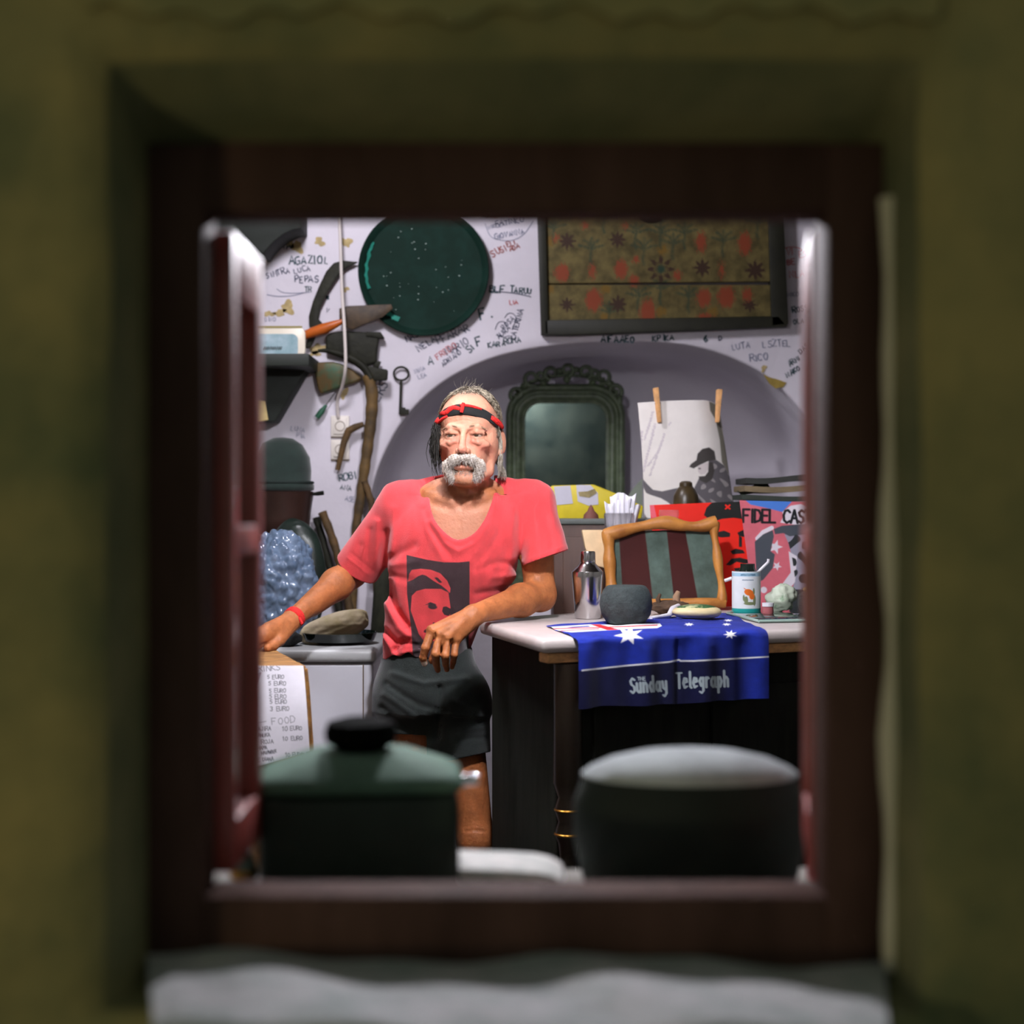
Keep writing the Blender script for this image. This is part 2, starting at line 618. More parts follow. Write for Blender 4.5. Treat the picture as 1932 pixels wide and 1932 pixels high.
def casement(hx, hy, ang, width, side):
    """side=+1: seen face looks to +X. built along local +X from the hinge, then turned"""
    c = bpy.data.objects.new('casement', None)
    COL.objects.link(c)
    c.parent = win
    z0, z1 = CB + 0.004, CT - 0.004
    t = 0.026
    M = Matrix.Translation((hx, hy, 0)) @ Matrix.Rotation(ang, 4, 'Z')
    sub = []
    for nm, lo, hi in (('stile', (0, -t / 2, z0), (0.024, t / 2, z1)), ('stile', (width - 0.03, -t / 2, z0), (width, t / 2, z1)),
                       ('top_rail', (0.022, -t / 2, z1 - 0.062), (width - 0.028, t / 2, z1)),
                       ('middle_rail', (0.022, -t / 2, 1.196), (width - 0.028, t / 2, 1.226)),
                       ('bottom_rail', (0.022, -t / 2, z0), (width - 0.028, t / 2, z0 + 0.05))):
        o = box(nm, lo, hi, m_sash, None, 0.003, M)
        o.parent = c
    for a, b in ((z0 + 0.048, 1.198), (1.224, z1 - 0.06)):
        o = box('pane', (0.02, -0.002, a), (width - 0.026, 0.002, b), m_glass, None, 0.0, M)
        o.parent = c
    return c


casement(-0.288, 1.468, math.radians(90), 0.172, 1)
casement(0.306, 1.468, math.radians(81), 0.19, -1)
sl = np.zeros(0)
bm = bmesh.new()
NX, NY = 60, 14
vv = []
for j in range(NY + 1):
    row = []
    for i in range(NX + 1):
        y = 1.19 + 0.21 * j / NY
        x0_, x1_ = -0.286 - 0.058 * j / NY, 0.302 + 0.049 * j / NY
        x = x0_ + (x1_ - x0_) * i / NX
        z = OB + 0.012 - 0.010 * x + 0.005 * math.sin(x * 17 + y * 9) + 0.0025 * math.sin(x * 43 + 2 + y * 30)
        if j == 0:
            z -= 0.012
        row.append(bm.verts.new((x, y, z)))
    vv.append(row)
for j in range(NY):
    for i in range(NX):
        bm.faces.new((vv[j][i], vv[j][i + 1], vv[j + 1][i + 1], vv[j + 1][i]))
r = bmesh.ops.extrude_face_region(bm, geom=bm.faces[:])
for g in r['geom']:
    if isinstance(g, bmesh.types.BMVert):
        g.co.z -= 0.06
from_bm('window_sill', bm, m_sill, win, angle=60)

# room shell
RX0, RX1, RZ = -1.30, 1.50, 2.62
def shell(name, lo, hi, m):
    return tag(box(name, lo, hi, m, None, 0.0), kind='structure')
shell('floor', (RX0 - 0.1, 1.885, -0.1), (RX1 + 0.1, 5.4, 0.0), m_floor)
shell('ceiling', (RX0 - 0.1, 1.885, RZ), (RX1 + 0.1, 5.4, RZ + 0.1), m_ceil)
shell('wall_left', (RX0 - 0.1, 1.885, 0), (RX0, 5.4, RZ), m_side)
shell('wall_right', (RX1, 1.885, 0), (RX1 + 0.1, 5.4, RZ), m_side)

# back wall with the arched niche: polar grid round the niche so that the arch edge is clean
arch_px = [(1150, 1120), (700, 1120), (692, 1060), (694, 985), (702, 925), (724, 858), (765, 788), (826, 728), (895, 689), (965, 666), (1060, 650),
           (1160, 644), (1260, 647), (1340, 661), (1405, 686), (1455, 716), (1497, 757), (1540, 815), (1575, 900), (1590, 1000), (1592, 1120)]
arch = [np.array(P(a, b, WY)) for a, b in arch_px]
cx_, cz_ = P(1150, 950, WY)[0], P(1150, 950, WY)[2]
poly = [a[[0, 2]] for a in arch]
fine = [poly[0], poly[1]] + [np.array(p) for p in smooth_pts(poly[1:], 10)][1:]
NA = 420
ang = [math.atan2(q[1] - cz_, q[0] - cx_) for q in fine]


def ray_poly(a, pts):
    d = np.array((math.cos(a), math.sin(a)))
    best = None
    for p, q in zip(pts, pts[1:] + pts[:1]):
        e = q - p
        den = d[0] * e[1] - d[1] * e[0]
        if abs(den) < 1e-12:
            continue
        w = p - np.array((cx_, cz_))
        t = (w[0] * e[1] - w[1] * e[0]) / den
        s = (w[0] * d[1] - w[1] * d[0]) / den
        if t > 0 and -1e-9 <= s <= 1 + 1e-9 and (best is None or t < best):
            best = t
    return best


rect = [np.array(p) for p in ((RX0, 0.0), (RX1, 0.0), (RX1, RZ), (RX0, RZ))]
aa = [2 * math.pi * k / NA for k in range(NA)]
rb = [ray_poly(a, fine) for a in aa]
rr = [ray_poly(a, rect) for a in aa]
ND = 0.62
rows = []
for s in (1.0, 0.8, 0.6, 0.45, 0.3, 0.18, 0.09, 0.04):
    rows.append([(cx_ + math.cos(a) * (b + (c - b) * s), WY, cz_ + math.sin(a) * (b + (c - b) * s)) for a, b, c in zip(aa, rb, rr)])
edge = 0.012
for k in range(1, 5):
    th = k / 4 * math.pi / 2
    rows.append([(cx_ + math.cos(a) * (b + edge * (1 - math.sin(th))), WY + edge * (1 - math.cos(th)), cz_ + math.sin(a) * (b + edge * (1 - math.sin(th)))) for a, b in zip(aa, rb)])
for k in range(1, 21):
    s = (k / 20) ** 2
    dep = ND * (1 - (1 - s) ** 4) ** (1 / 4)
    sh = s ** 1.6 * 0.34
    rows.append([(cx_ + math.cos(a) * b * (1 - sh), WY + edge + dep, cz_ + math.sin(a) * b * (1 - sh)) for a, b in zip(aa, rb)])
for q in (0.5, 0.34, 0.18, 0.0005):
    rows.append([(cx_ + math.cos(a) * b * q, WY + edge + ND + 0.004, cz_ + math.sin(a) * b * q) for a, b in zip(aa, rb)])
v = [p for rw in rows for p in rw]
f = []
for j in range(len(rows) - 1):
    for i in range(NA):
        f.append((j * NA + i, j * NA + (i + 1) % NA, (j + 1) * NA + (i + 1) % NA, (j + 1) * NA + i))
wall_back = tag(pydata('wall_back', v, f, m_white), kind='structure')

# ochre flakes where the whitewash has come off
m_flake = mat('ochre_bare_plaster', (178, 158, 112), rough=0.95, vary=0.2, scale=40)


def patch(px, py, rx, ry, seed, d=WY - 0.0012, m=m_flake):
    r_ = random.Random(seed)
    pts = []
    n = 22
    ph = [r_.uniform(0, 6.28) for _ in range(4)]
    for k in range(n):
        a = 2 * math.pi * k / n
        q = 1 + 0.25 * math.sin(2 * a + ph[0]) + 0.2 * math.sin(3 * a + ph[1]) + 0.16 * math.sin(5 * a + ph[2])
        pts.append(P(px + rx * q * math.cos(a), py + ry * q * math.sin(a), d))
    return prism('bare_plaster_patch', pts, (0, 0.001, 0), m, wall_back)


for i, (a, b, c, d) in enumerate([(545, 456, 11, 9), (561, 466, 9, 13), (603, 456, 9, 8), (654, 457, 9, 10), (508, 592, 9, 6), (528, 590, 12, 6), (543, 580, 13, 11),
                                  (602, 658, 15, 10), (595, 667, 8, 6), (652, 546, 6, 5), (1441, 695, 5, 6), (648, 742, 8, 10)]):
    patch(a, b, c, d, i)
m_ochre = mat('bare_ochre_edge', (150, 128, 62), rough=0.95, vary=0.2, scale=30)
prism('bare_plaster_patch', [P(a, b, WY - 0.002) for a, b in ((1440, 706), (1452, 712), (1468, 716), (1484, 722), (1478, 730), (1464, 733), (1452, 724))], (0, 0.004, 0), m_ochre, wall_back)

# handwriting all over the wall
m_ink = mat('blue_black_ink', (52, 62, 84), rough=0.7)
m_ink2 = mat('green_black_ink', (40, 70, 76), rough=0.7)
m_inkf = mat('faded_ink', (128, 132, 152), rough=0.8)
m_inkr = mat('red_ink', (190, 92, 92), rough=0.8)
m_inkb = mat('brick_red_ink', (150, 70, 60), rough=0.8)


def to_wall(a, b):
    return P(a, b, WY - 0.0016)


WR = [('VIVA', 513, 477, 15, -12, 2.6, m_ink2), ('AGAZIO', 547, 500, 15, -3, 2.8, m_ink2), ('L', 611, 498, 14, 8, 2.2, m_ink2),
      ('SIMTRA', 503, 526, 11, -14, 1.8, m_ink), ('LUCA', 556, 516, 10, -10, 1.7, m_ink), ('PEPAS', 556, 533, 12, -2, 2.2, m_ink), ('TR', 574, 551, 10, 0, 1.8, m_ink2),
      ('*', 615, 566, 11, 0, 2.4, m_ink2), ('V', 614, 590, 10, 20, 1.5, m_ink), ('NIKOLA', 922, 433, 8, -14, 1.4, m_inkf), ('FATINKO', 936, 427, 11, -10, 2.0, m_inkf), ('GIOVANNA', 934, 452, 10, -12, 2.0, m_inkf),
      ('MARGI', 920, 409, 9, -4, 1.8, m_inkb), ('SUSI', 930, 486, 12, -28, 2.2, m_inkb), ('ELI', 958, 466, 9, -18, 2.0, m_inkb), ('ADA', 962, 474, 9, -18, 2.0, m_inkb),
      ('BLF', 924, 551, 13, 3, 2.6, m_ink2), ('TARUU', 962, 552, 11, 4, 2.4, m_ink2), ('F.', 908, 604, 22, -12, 3.4, m_ink2),
      ('MASA', 768, 646, 12, -28, 2.2, m_ink), ('PFARAR', 826, 650, 15, -24, 1.9, m_ink), ('NELA', 792, 664, 13, -36, 2.2, m_ink), ('GIGI', 770, 632, 9, -20, 1.8, m_ink),
      ('A', 808, 690, 14, -10, 2.2, m_ink2), ('FREDO', 826, 680, 12, -34, 1.8, m_inkr), ('MARIO', 846, 672, 14, -32, 1.8, m_ink), ('ADRIANO', 836, 692, 9, -36, 1.6, m_ink), ('SI', 886, 668, 13, -40, 2.4, m_ink2), ('F', 902, 652, 17, -18, 3.0, m_ink2),
      ('AURA', 942, 640, 10, -42, 1.6, m_ink), ('ROSA', 950, 622, 10, -40, 1.6, m_ink), ('CATERINA', 972, 640, 10, -74, 1.8, m_ink), ('KARA', 922, 656, 11, -8, 2.2, m_ink2), ('ROMA', 952, 651, 11, -12, 2.0, m_ink2),
      ('NINA', 784, 706, 8, -24, 1.4, m_inkf), ('LEA', 790, 716, 8, -24, 1.4, m_inkf), ('LRS', 716, 758, 18, -62, 2.2, m_ink), ('T', 706, 752, 10, -70, 2.0, m_ink),
      ('AIFAAEO', 1134, 646, 13, 0, 2.8, m_ink2), ('KPIKA', 1232, 644, 12, -2, 2.4, m_ink2), ('6', 1328, 645, 13, 0, 3.2, m_ink2), ('D', 1356, 642, 10, 4, 2.0, m_ink),
      ('LUTA', 1382, 660, 11, -8, 1.6, m_inkf), ('LSZTEL', 1440, 656, 12, -4, 1.6, m_inkf), ('RICO', 1416, 682, 13, -6, 2.0, m_inkf),
      ('NAKO', 1486, 712, 10, -30, 2.4, m_ink2), ('ARMI', 1490, 692, 10, -34, 2.0, m_ink2), ('DAS', 1512, 668, 10, -40, 2.0, m_ink2), ('ROSS', 1496, 590, 11, -10, 2.6, m_ink2), ('OLA', 1498, 612, 10, -6, 2.2, m_ink2),
      ('VI', 1484, 480, 12, 0, 1.8, m_inkr), ('BE', 1486, 500, 10, -6, 2.2, m_inkr), ('ES', 1508, 486, 12, -10, 1.4, m_inkr), ('NLA', 1490, 526, 14, -8, 1.6, m_inkr),
      ('ROBI', 640, 908, 13, -10, 2.2, m_ink2), ('ANA', 642, 924, 10, 6, 1.6, m_ink2), ('ASE', 650, 944, 9, 10, 1.4, m_inkf), ('DINO', 500, 607, 8, -4, 1.2, m_inkf),
      ('LUNA', 548, 812, 9, 8, 1.2, m_inkf), ('PIA', 560, 826, 8, 4, 1.2, m_inkf), ('NIKO', 1486, 560, 8, -4, 1.4, m_inkf), ('LIA', 962, 575, 8, -6, 1.6, m_inkr)]
for i, (t, x, y, h, a, w, mm) in enumerate(WR):
    ribbons('handwriting', strokes(t, x, y, h, math.radians(a), 0.95, 0.28, i, 1.2), to_wall, w, mm, wall_back)


def curve_ink(pts, w, mm):
    ribbons('ink_flourish', [[(float(p[0]), float(p[1])) for p in smooth_pts(pts, 8)]], to_wall, w, mm, wall_back)


curve_ink([(503, 556), (525, 559), (550, 558), (575, 552)], 1.4, m_inkf)
curve_ink([(522, 545), (535, 552), (560, 553), (585, 551)], 1.2, m_inkf)
curve_ink([(922, 549), (950, 551), (975, 554), (1002, 560)], 1.6, m_ink)
curve_ink([(915, 420), (925, 445), (945, 453), (968, 453), (990, 440), (1006, 415)], 1.2, m_inkf)
curve_ink([(952, 600), (958, 592), (968, 592), (974, 602), (968, 616)], 1.2, m_ink)
curve_ink([(934, 622), (940, 609), (950, 607), (956, 614)], 1.2, m_ink)
curve_ink([(936, 632), (950, 636), (962, 634), (970, 642)], 1.2, m_ink)
curve_ink([(1480, 468), (1496, 466), (1512, 470), (1510, 476)], 1.6, m_inkr)

# ================================================================== implicit surfaces -> one continuous mesh
def vec(p):
    return np.array(p, float)


def f_ell(c, r, R=None):
    c, r = vec(c), vec(r)
    Rt = np.array(R) if R is not None else None

    def fn(p):
        q = p - c
        if Rt is not None:
            q = q @ Rt
        k0 = np.sqrt(((q / r) ** 2).sum(-1))
        k1 = np.sqrt(((q / (r * r)) ** 2).sum(-1))
        return k0 * (k0 - 1) / np.maximum(k1, 1e-9)
    return fn


def f_cone(a, b, r1, r2):
    a, b = vec(a), vec(b)
    ba = b - a
    L2 = max((ba * ba).sum(), 1e-12)

    def fn(p):
        q = p - a
        t = np.clip((q @ ba) / L2, 0, 1)
        return np.sqrt(((q - t[..., None] * ba) ** 2).sum(-1)) - (r1 + (r2 - r1) * t)
    return fn


def f_loft(rows):
    """rows: (z, cx, cy, hw, hd) sorted by z"""
    A = np.array(smooth_pts(sorted(rows), 6))
    A = A[np.argsort(A[:, 0])]
    zs = A[:, 0]

    def fn(p):
        z = p[..., 2]
        zc = np.clip(z, zs[0], zs[-1])
        cx, cy, hw, hd = [np.interp(zc, zs, A[:, i]) for i in (1, 2, 3, 4)]
        e = 2.4
        k = ((np.abs(p[..., 0] - cx) / hw) ** e + (np.abs(p[..., 1] - cy) / hd) ** e) ** (1 / e)
        d = (k - 1) * np.minimum(hw, hd)
        dz = np.abs(z - zc)
        return np.where(dz > 0, np.sqrt(np.maximum(d, 0) ** 2 + dz ** 2) + np.minimum(d, 0) * 0, d)
    return fn


def field(prims, p, sel=None):
    d = np.full(p.shape[:-1], 1.0)
    for i, (op, fn, k) in enumerate(prims):
        if sel is not None and not sel[i]:
            continue
        e = fn(p)
        if op == 'U':
            h = np.maximum(k - np.abs(d - e), 0) / k
            d = np.minimum(d, e) - h * h * k * 0.25
        else:
            e = -e
            h = np.maximum(k - np.abs(d - e), 0) / k
            d = np.maximum(d, e) + h * h * k * 0.25
    return d


def sdf_mesh(prims, lo, hi, h, post=None, slack=0.0):
    B = 16
    lo, hi = vec(lo), vec(hi)
    nb = np.ceil((hi - lo) / (h * B)).astype(int)
    ctr = np.stack(np.meshgrid(*[lo[i] + (np.arange(nb[i]) + 0.5) * h * B for i in range(3)], indexing='ij'), -1).reshape(-1, 3)
    bid = np.stack(np.meshgrid(*[np.arange(n) for n in nb], indexing='ij'), -1).reshape(-1, 3)
    D = np.stack([fn(ctr) for _, fn, _ in prims])
    R = h * B * 0.9
    uni = np.array([op == 'U' for op, _, _ in prims])
    ks = np.array([k for _, _, k in prims])
    near = D < (R * 1.5 + ks[:, None] * 1.2 + 0.004 + slack)
    dmin = np.where(uni[:, None], D, 9).min(0)
    keep = np.where(dmin < R * 1.5 + slack + 0.01)[0]
    N = nb * B + 3
    g = np.arange(B + 1)
    off = np.stack(np.meshgrid(g, g, g, indexing='ij'), -1)
    cor = np.array([(i, j, k) for i in (0, 1) for j in (0, 1) for k in (0, 1)])
    edg = [(a, b) for a in range(8) for b in range(a + 1, 8) if np.abs(cor[a] - cor[b]).sum() == 1]
    VID, VP, QUADS = [], [], []

    def gid(c):
        c = c + 1
        return (c[..., 0] * N[1] + c[..., 1]) * N[2] + c[..., 2]
    for b in keep:
        base = bid[b] * B
        pts = lo + (base + off) * h
        d = field(prims, pts, near[:, b])
        if post is not None:
            d = post(pts, d)
        s = d < 0
        if s.all() or not s.any():
            continue
        cs = np.stack([s[i:B + i, j:B + j, k:B + k] for i, j, k in cor], -1)
        act = cs.any(-1) & ~cs.all(-1)
        ai = np.argwhere(act)
        if len(ai):
            vals = np.stack([d[ai[:, 0] + i, ai[:, 1] + j, ai[:, 2] + k] for i, j, k in cor], -1)
            acc = np.zeros((len(ai), 3))
            cnt = np.zeros(len(ai))
            for a, c in edg:
                va, vc = vals[:, a], vals[:, c]
                x = (va < 0) != (vc < 0)
                t = np.where(x, va / np.where(x, va - vc, 1), 0)
                acc += np.where(x[:, None], cor[a] + t[:, None] * (cor[c] - cor[a]), 0)
                cnt += x
            VP.append(lo + (base + ai + acc / cnt[:, None]) * h)
            VID.append(gid(base + ai))
        for ax in range(3):
            e = np.zeros(3, int)
            e[ax] = 1
            s0 = s[:B, :B, :B]
            s1 = s[e[0]:B + e[0], e[1]:B + e[1], e[2]:B + e[2]]
            q = np.argwhere(s0 != s1)
            if not len(q):
                continue
            o1, o2 = np.zeros(3, int), np.zeros(3, int)
            o1[(ax + 1) % 3] = 1
            o2[(ax + 2) % 3] = 1
            c = base + q
            quad = np.stack([gid(c), gid(c - o1), gid(c - o1 - o2), gid(c - o2)], -1)
            fl = s0[q[:, 0], q[:, 1], q[:, 2]]
            quad = np.where(fl[:, None], quad[:, ::-1], quad)
            QUADS.append(quad[:, ::-1])
    VID = np.concatenate(VID)
    VP = np.concatenate(VP)
    Q = np.concatenate(QUADS)
    o = np.argsort(VID)
    VID, VP = VID[o], VP[o]
    ix = np.searchsorted(VID, Q)
    ix = np.clip(ix, 0, len(VID) - 1)
    ok = (VID[ix] == Q).all(1)
    return VP, ix[ok]


def np_mesh(name, v, q, m, parent=None):
    me = bpy.data.meshes.new(name)
    me.vertices.add(len(v))
    me.vertices.foreach_set('co', np.ascontiguousarray(v, dtype=np.float32).ravel())
    me.loops.add(len(q) * 4)
    me.loops.foreach_set('vertex_index', np.ascontiguousarray(q, dtype=np.int32).ravel())
    me.polygons.add(len(q))
    me.polygons.foreach_set('loop_start', np.arange(0, len(q) * 4, 4, dtype=np.int32))
    me.polygons.foreach_set('loop_total', np.full(len(q), 4, dtype=np.int32))
    me.update(calc_edges=True)
    me.validate()
    return link(name, me, m, parent, True)


def pxs(p):
    return 966 + p[..., 0] * F_PX / p[..., 1], 966 - (p[..., 2] - CAM_Z) * F_PX / p[..., 1]


# ================================================================== THE MAN
man = thing('person', 'person in red T-shirt, dark shorts and red-black headband leaning on the marble counter', 'person', (-0.16, 3.68, 0))
YAW = math.radians(-7)
HC = np.array(P(885, 826, 3.585))
RH = np.array(Matrix.Rotation(YAW, 3, 'Z') @ Matrix.Rotation(math.radians(-2), 3, 'X'))


def hd(x, y, z):
    return HC + RH @ np.array((x, y, z), float)


B_ = []


def u(fn, k=0.01):
    B_.append(('U', fn, k))


def sub(fn, k=0.006):
    B_.append(('S', fn, k))


def hell(c, r, R=None):
    return f_ell(hd(*c), r, RH if R is None else RH @ np.array(R))


def hcone(a, b, r1, r2):
    return f_cone(hd(*a), hd(*b), r1, r2)


def w(px, py, d):
    return np.array(P(px, py, d))


# torso, hidden under the shirt apart from the chest
u(f_ell(w(868, 1005, 3.645), (0.150, 0.088, 0.135)), 0.02)
u(f_ell(w(868, 962, 3.625), (0.105, 0.062, 0.075)), 0.03)
u(f_cone(w(858, 1040, 3.655), w(802, 1262, 3.665), 0.088, 0.082), 0.05)
u(f_ell(w(812, 1285, 3.665), (0.094, 0.074, 0.080)), 0.04)
# trapezius and shoulders
NB = hd(-0.004, 0.078, -0.150)
for sx, sh in ((-1, w(757, 950, 3.65)), (1, w(1005, 950, 3.65))):
    u(f_cone(hd(sx * 0.018, 0.078, -0.128), sh + np.array((-sx * 0.01, 0.012, 0.0)), 0.033, 0.033), 0.03)
    u(f_cone(w(868 + sx * 9, 948, 3.560), w(868 + sx * 62, 931, 3.594), 0.0085, 0.0080), 0.014)
# breastbone hollow, collar folds of skin
sub(f_ell(w(868, 950, 3.548), (0.012, 0.010, 0.014)), 0.012)
for sx in (-1, 1):
    sub(f_cone(w(868 + sx * 16, 962, 3.545), w(868 + sx * 52, 950, 3.566), 0.006, 0.006), 0.012)
    sub(f_cone(w(866, 985, 3.5445), w(866 + sx * 2, 1030, 3.5405), 0.005, 0.005), 0.010)
# neck
u(hcone((0, 0.018, -0.05), (-0.004, 0.070, -0.180), 0.043, 0.046), 0.02)
for sx in (-1, 1):
    u(hcone((sx * 0.047, 0.018, -0.050), (sx * 0.013, 0.012, -0.174), 0.0105, 0.007), 0.012)
u(hell((0, -0.006, -0.128), (0.011, 0.011, 0.014)), 0.012)
u(hell((0, -0.030, -0.106), (0.030, 0.042, 0.016)), 0.02)
for sx in (-0.5, 0.5):
    u(hcone((sx * 0.03, -0.020, -0.105), (sx * 0.022, 0.012, -0.165), 0.006, 0.005), 0.008)
# head
u(hell((0, 0.014, 0.040), (0.0725, 0.092, 0.078)), 0.012)
u(hell((0, -0.040, 0.042), (0.058, 0.043, 0.046)), 0.02)
u(hell((0, -0.032, -0.034), (0.053, 0.051, 0.074)), 0.02)
for sx in (-1, 1):
    u(hcone((sx * 0.049, 0.008, -0.050), (sx * 0.044, -0.012, -0.080), 0.014, 0.013), 0.02)
    u(hcone((sx * 0.044, -0.012, -0.080), (sx * 0.016, -0.066, -0.104), 0.014, 0.013), 0.02)
    u(hell((sx * 0.042, -0.060, -0.022), (0.018, 0.016, 0.012)), 0.014)
    u(hell((sx * 0.057, -0.004, -0.014), (0.016, 0.040, 0.036)), 0.02)
u(hell((0, -0.076, -0.103), (0.021, 0.017, 0.016)), 0.012)
u(hell((0, -0.074, -0.060), (0.029, 0.020, 0.022)), 0.014)
for sx in (-1, 1):
    sub(hell((sx * 0.060, -0.052, -0.056), (0.010, 0.026, 0.022)), 0.016)
    sub(hell((sx * 0.031, -0.0925, 0.0005), (0.0185, 0.0145, 0.0105)), 0.010)
    u(hcone((sx * 0.011, -0.084, 0.0165), (sx * 0.033, -0.0815, 0.0195), 0.0062, 0.0065), 0.009)
    u(hcone((sx * 0.033, -0.0815, 0.0195), (sx * 0.050, -0.068, 0.011), 0.0065, 0.005), 0.009)
    # eyelids: drooping upper lid, lower lid and bag
    u(hcone((sx * 0.0185, -0.0800, 0.0036), (sx * 0.031, -0.0845, 0.0074), 0.0044, 0.0054), 0.005)
    u(hcone((sx * 0.031, -0.0845, 0.0074), (sx * 0.0445, -0.0755, 0.0026), 0.0054, 0.0044), 0.005)
    u(hcone((sx * 0.0185, -0.0790, -0.0050), (sx * 0.031, -0.0805, -0.0082), 0.0030, 0.0036), 0.004)
    u(hcone((sx * 0.031, -0.0805, -0.0082), (sx * 0.0445, -0.0725, -0.0045), 0.0036, 0.003), 0.004)
    u(hcone((sx * 0.020, -0.0800, -0.0150), (sx * 0.034, -0.0790, -0.0180), 0.0042, 0.0048), 0.006)
    u(hcone((sx * 0.034, -0.0790, -0.0180), (sx * 0.046, -0.0700, -0.0130), 0.0048, 0.0035), 0.006)
# nose
u(hcone((0, -0.0820, 0.0150), (0, -0.0960, -0.0080), 0.0062, 0.0068), 0.010)
u(hcone((0, -0.0960, -0.0080), (0, -0.1060, -0.0330), 0.0068, 0.0088), 0.006)
u(hell((0, -0.1075, -0.0365), (0.0100, 0.0095, 0.0085)), 0.005)
for sx in (-1, 1):
    u(hell((sx * 0.0125, -0.0950, -0.0395), (0.0072, 0.0105, 0.0070)), 0.005)
    sub(hell((sx * 0.0068, -0.1020, -0.0475), (0.0040, 0.0060, 0.0040)), 0.003)
    sub(hcone((sx * 0.0205, -0.0990, -0.0420), (sx * 0.0345, -0.0860, -0.0680), 0.0035, 0.0040), 0.008)
    sub(hcone((sx * 0.0120, -0.1010, 0.0120), (sx * 0.0100, -0.1050, 0.0000), 0.003, 0.003), 0.008)
# mouth
u(hcone((-0.019, -0.0845, -0.0765), (0.019, -0.0845, -0.0765), 0.0058, 0.0058), 0.006)
u(hell((0, -0.0900, -0.0765), (0.013, 0.0048, 0.0052)), 0.006)
sub(hcone((-0.022, -0.0930, -0.0690), (0.022, -0.0930, -0.0690), 0.0030, 0.0030), 0.004)
sub(hell((0, -0.0960, -0.0890), (0.016, 0.0080, 0.0045)), 0.008)
# forehead furrows, crow's feet
for zz in (0.030, 0.0385, 0.047):
    pts = [(x, -0.0860 + 5.5 * x * x, zz + 0.0035 * math.cos(x * 60) + (0.002 if zz < 0.032 else 0)) for x in (-0.040, -0.026, -0.012, 0.002, 0.016, 0.028, 0.040)]
    for a, b in zip(pts[:-1], pts[1:]):
        sub(hcone(a, b, 0.0028, 0.0028), 0.003)
for sx in (-1, 1):
    for zz in (0.008, 0.000, -0.010):
        sub(hcone((sx * 0.0535, -0.0690, zz * 0.8), (sx * 0.0610, -0.0520, zz * 1.9), 0.0020, 0.0016), 0.004)
    sub(hcone((sx * 0.005, -0.0960, 0.0240), (sx * 0.006, -0.0960, 0.0150), 0.0026, 0.0022), 0.004)
    # cheek folds
    sub(hcone((sx * 0.048, -0.0720, -0.0380), (sx * 0.050, -0.0480, -0.0860), 0.0040, 0.0030), 0.010)
# ears
for sx in (-1, 1):
    RE = np.array(Matrix.Rotation(sx * math.radians(-24), 3, 'Z') @ Matrix.Rotation(math.radians(14), 3, 'X'))
    u(hell((sx * 0.0765, 0.016, -0.006), (0.0060, 0.0190, 0.0320), RE), 0.004)
    u(hell((sx * 0.0755, 0.006, -0.034), (0.0060, 0.0090, 0.0100)), 0.004)
    sub(hell((sx * 0.0850, 0.010, -0.004), (0.0055, 0.0105, 0.0190), RE), 0.003)

# arm on the picture's left: down to the crate
SHR, ELR, WRR = w(757, 950, 3.65), w(665, 1078, 3.735), w(553, 1167, 3.53)
u(f_cone(SHR, ELR, 0.047, 0.034), 0.03)
mid = ELR * 0.72 + WRR * 0.28
u(f_cone(ELR, mid, 0.0335, 0.0375), 0.02)
u(f_cone(mid, WRR, 0.0370, 0.0215), 0.02)
u(f_cone(ELR + vec((0.014, 0.01, -0.02)), ELR * 0.3 + WRR * 0.7 + vec((0.006, 0, -0.016)), 0.014, 0.010), 0.014)
KN = [w(506, 1184, 3.455), w(501, 1193, 3.44), w(500, 1202, 3.435), w(505, 1210, 3.45)]
FT = [[w(480, 1196, 3.42), w(468, 1206, 3.41), w(462, 1212, 3.405)], [w(476, 1207, 3.405), w(464, 1215, 3.395), w(457, 1219, 3.39)],
      [w(478, 1214, 3.405), w(467, 1220, 3.395), w(461, 1222, 3.39)], [w(488, 1218, 3.425), w(480, 1222, 3.415), w(475, 1223, 3.41)]]
for kx, ft, r in zip(KN, FT, (0.0105, 0.0108, 0.0104, 0.0092)):
    u(f_cone(WRR + vec((-0.004, -0.006, -0.004)), kx, 0.0175, 0.0125), 0.012)
    a = kx
    for i, b in enumerate(ft):
        u(f_cone(a, b, r - 0.001 * i, r - 0.001 * (i + 1)), 0.004)
        a = b
u(f_cone(WRR + vec((0.0, -0.012, -0.012)), w(527, 1208, 3.46), 0.016, 0.014), 0.012)
u(f_cone(w(527, 1208, 3.46), w(515, 1219, 3.44), 0.0125, 0.0115), 0.006)
u(f_cone(w(515, 1219, 3.44), w(505, 1223, 3.42), 0.0112, 0.0095), 0.004)

# arm on the picture's right: forearm along the marble, hand hanging over its tip
SHL, ELL, WRL = w(1005, 950, 3.65), w(1019, 1122, 3.615), w(894, 1159, 3.405)
u(f_cone(SHL, ELL, 0.047, 0.036), 0.03)
mid = ELL * 0.70 + WRL * 0.30
u(f_cone(ELL, mid, 0.0365, 0.0375), 0.02)
u(f_cone(mid, WRL, 0.0370, 0.0220), 0.02)
u(f_cone(ELL + vec((0.004, 0.004, -0.012)), ELL + vec((0.010, 0.014, -0.016)), 0.026, 0.022), 0.014)
KL = [w(815, 1190, 3.362), w(829, 1198, 3.345), w(845, 1204, 3.345), w(860, 1208, 3.360)]
FL = [[w(803, 1222, 3.345), w(798, 1241, 3.352), w(801, 1252, 3.360)], [w(822, 1234, 3.322), w(823, 1252, 3.345), w(826, 1264, 3.362)],
      [w(840, 1237, 3.326), w(841, 1253, 3.350), w(843, 1263, 3.368)], [w(857, 1235, 3.342), w(855, 1249, 3.362), w(853, 1259, 3.374)]]
RF = (0.0108, 0.0104, 0.0100, 0.0090)
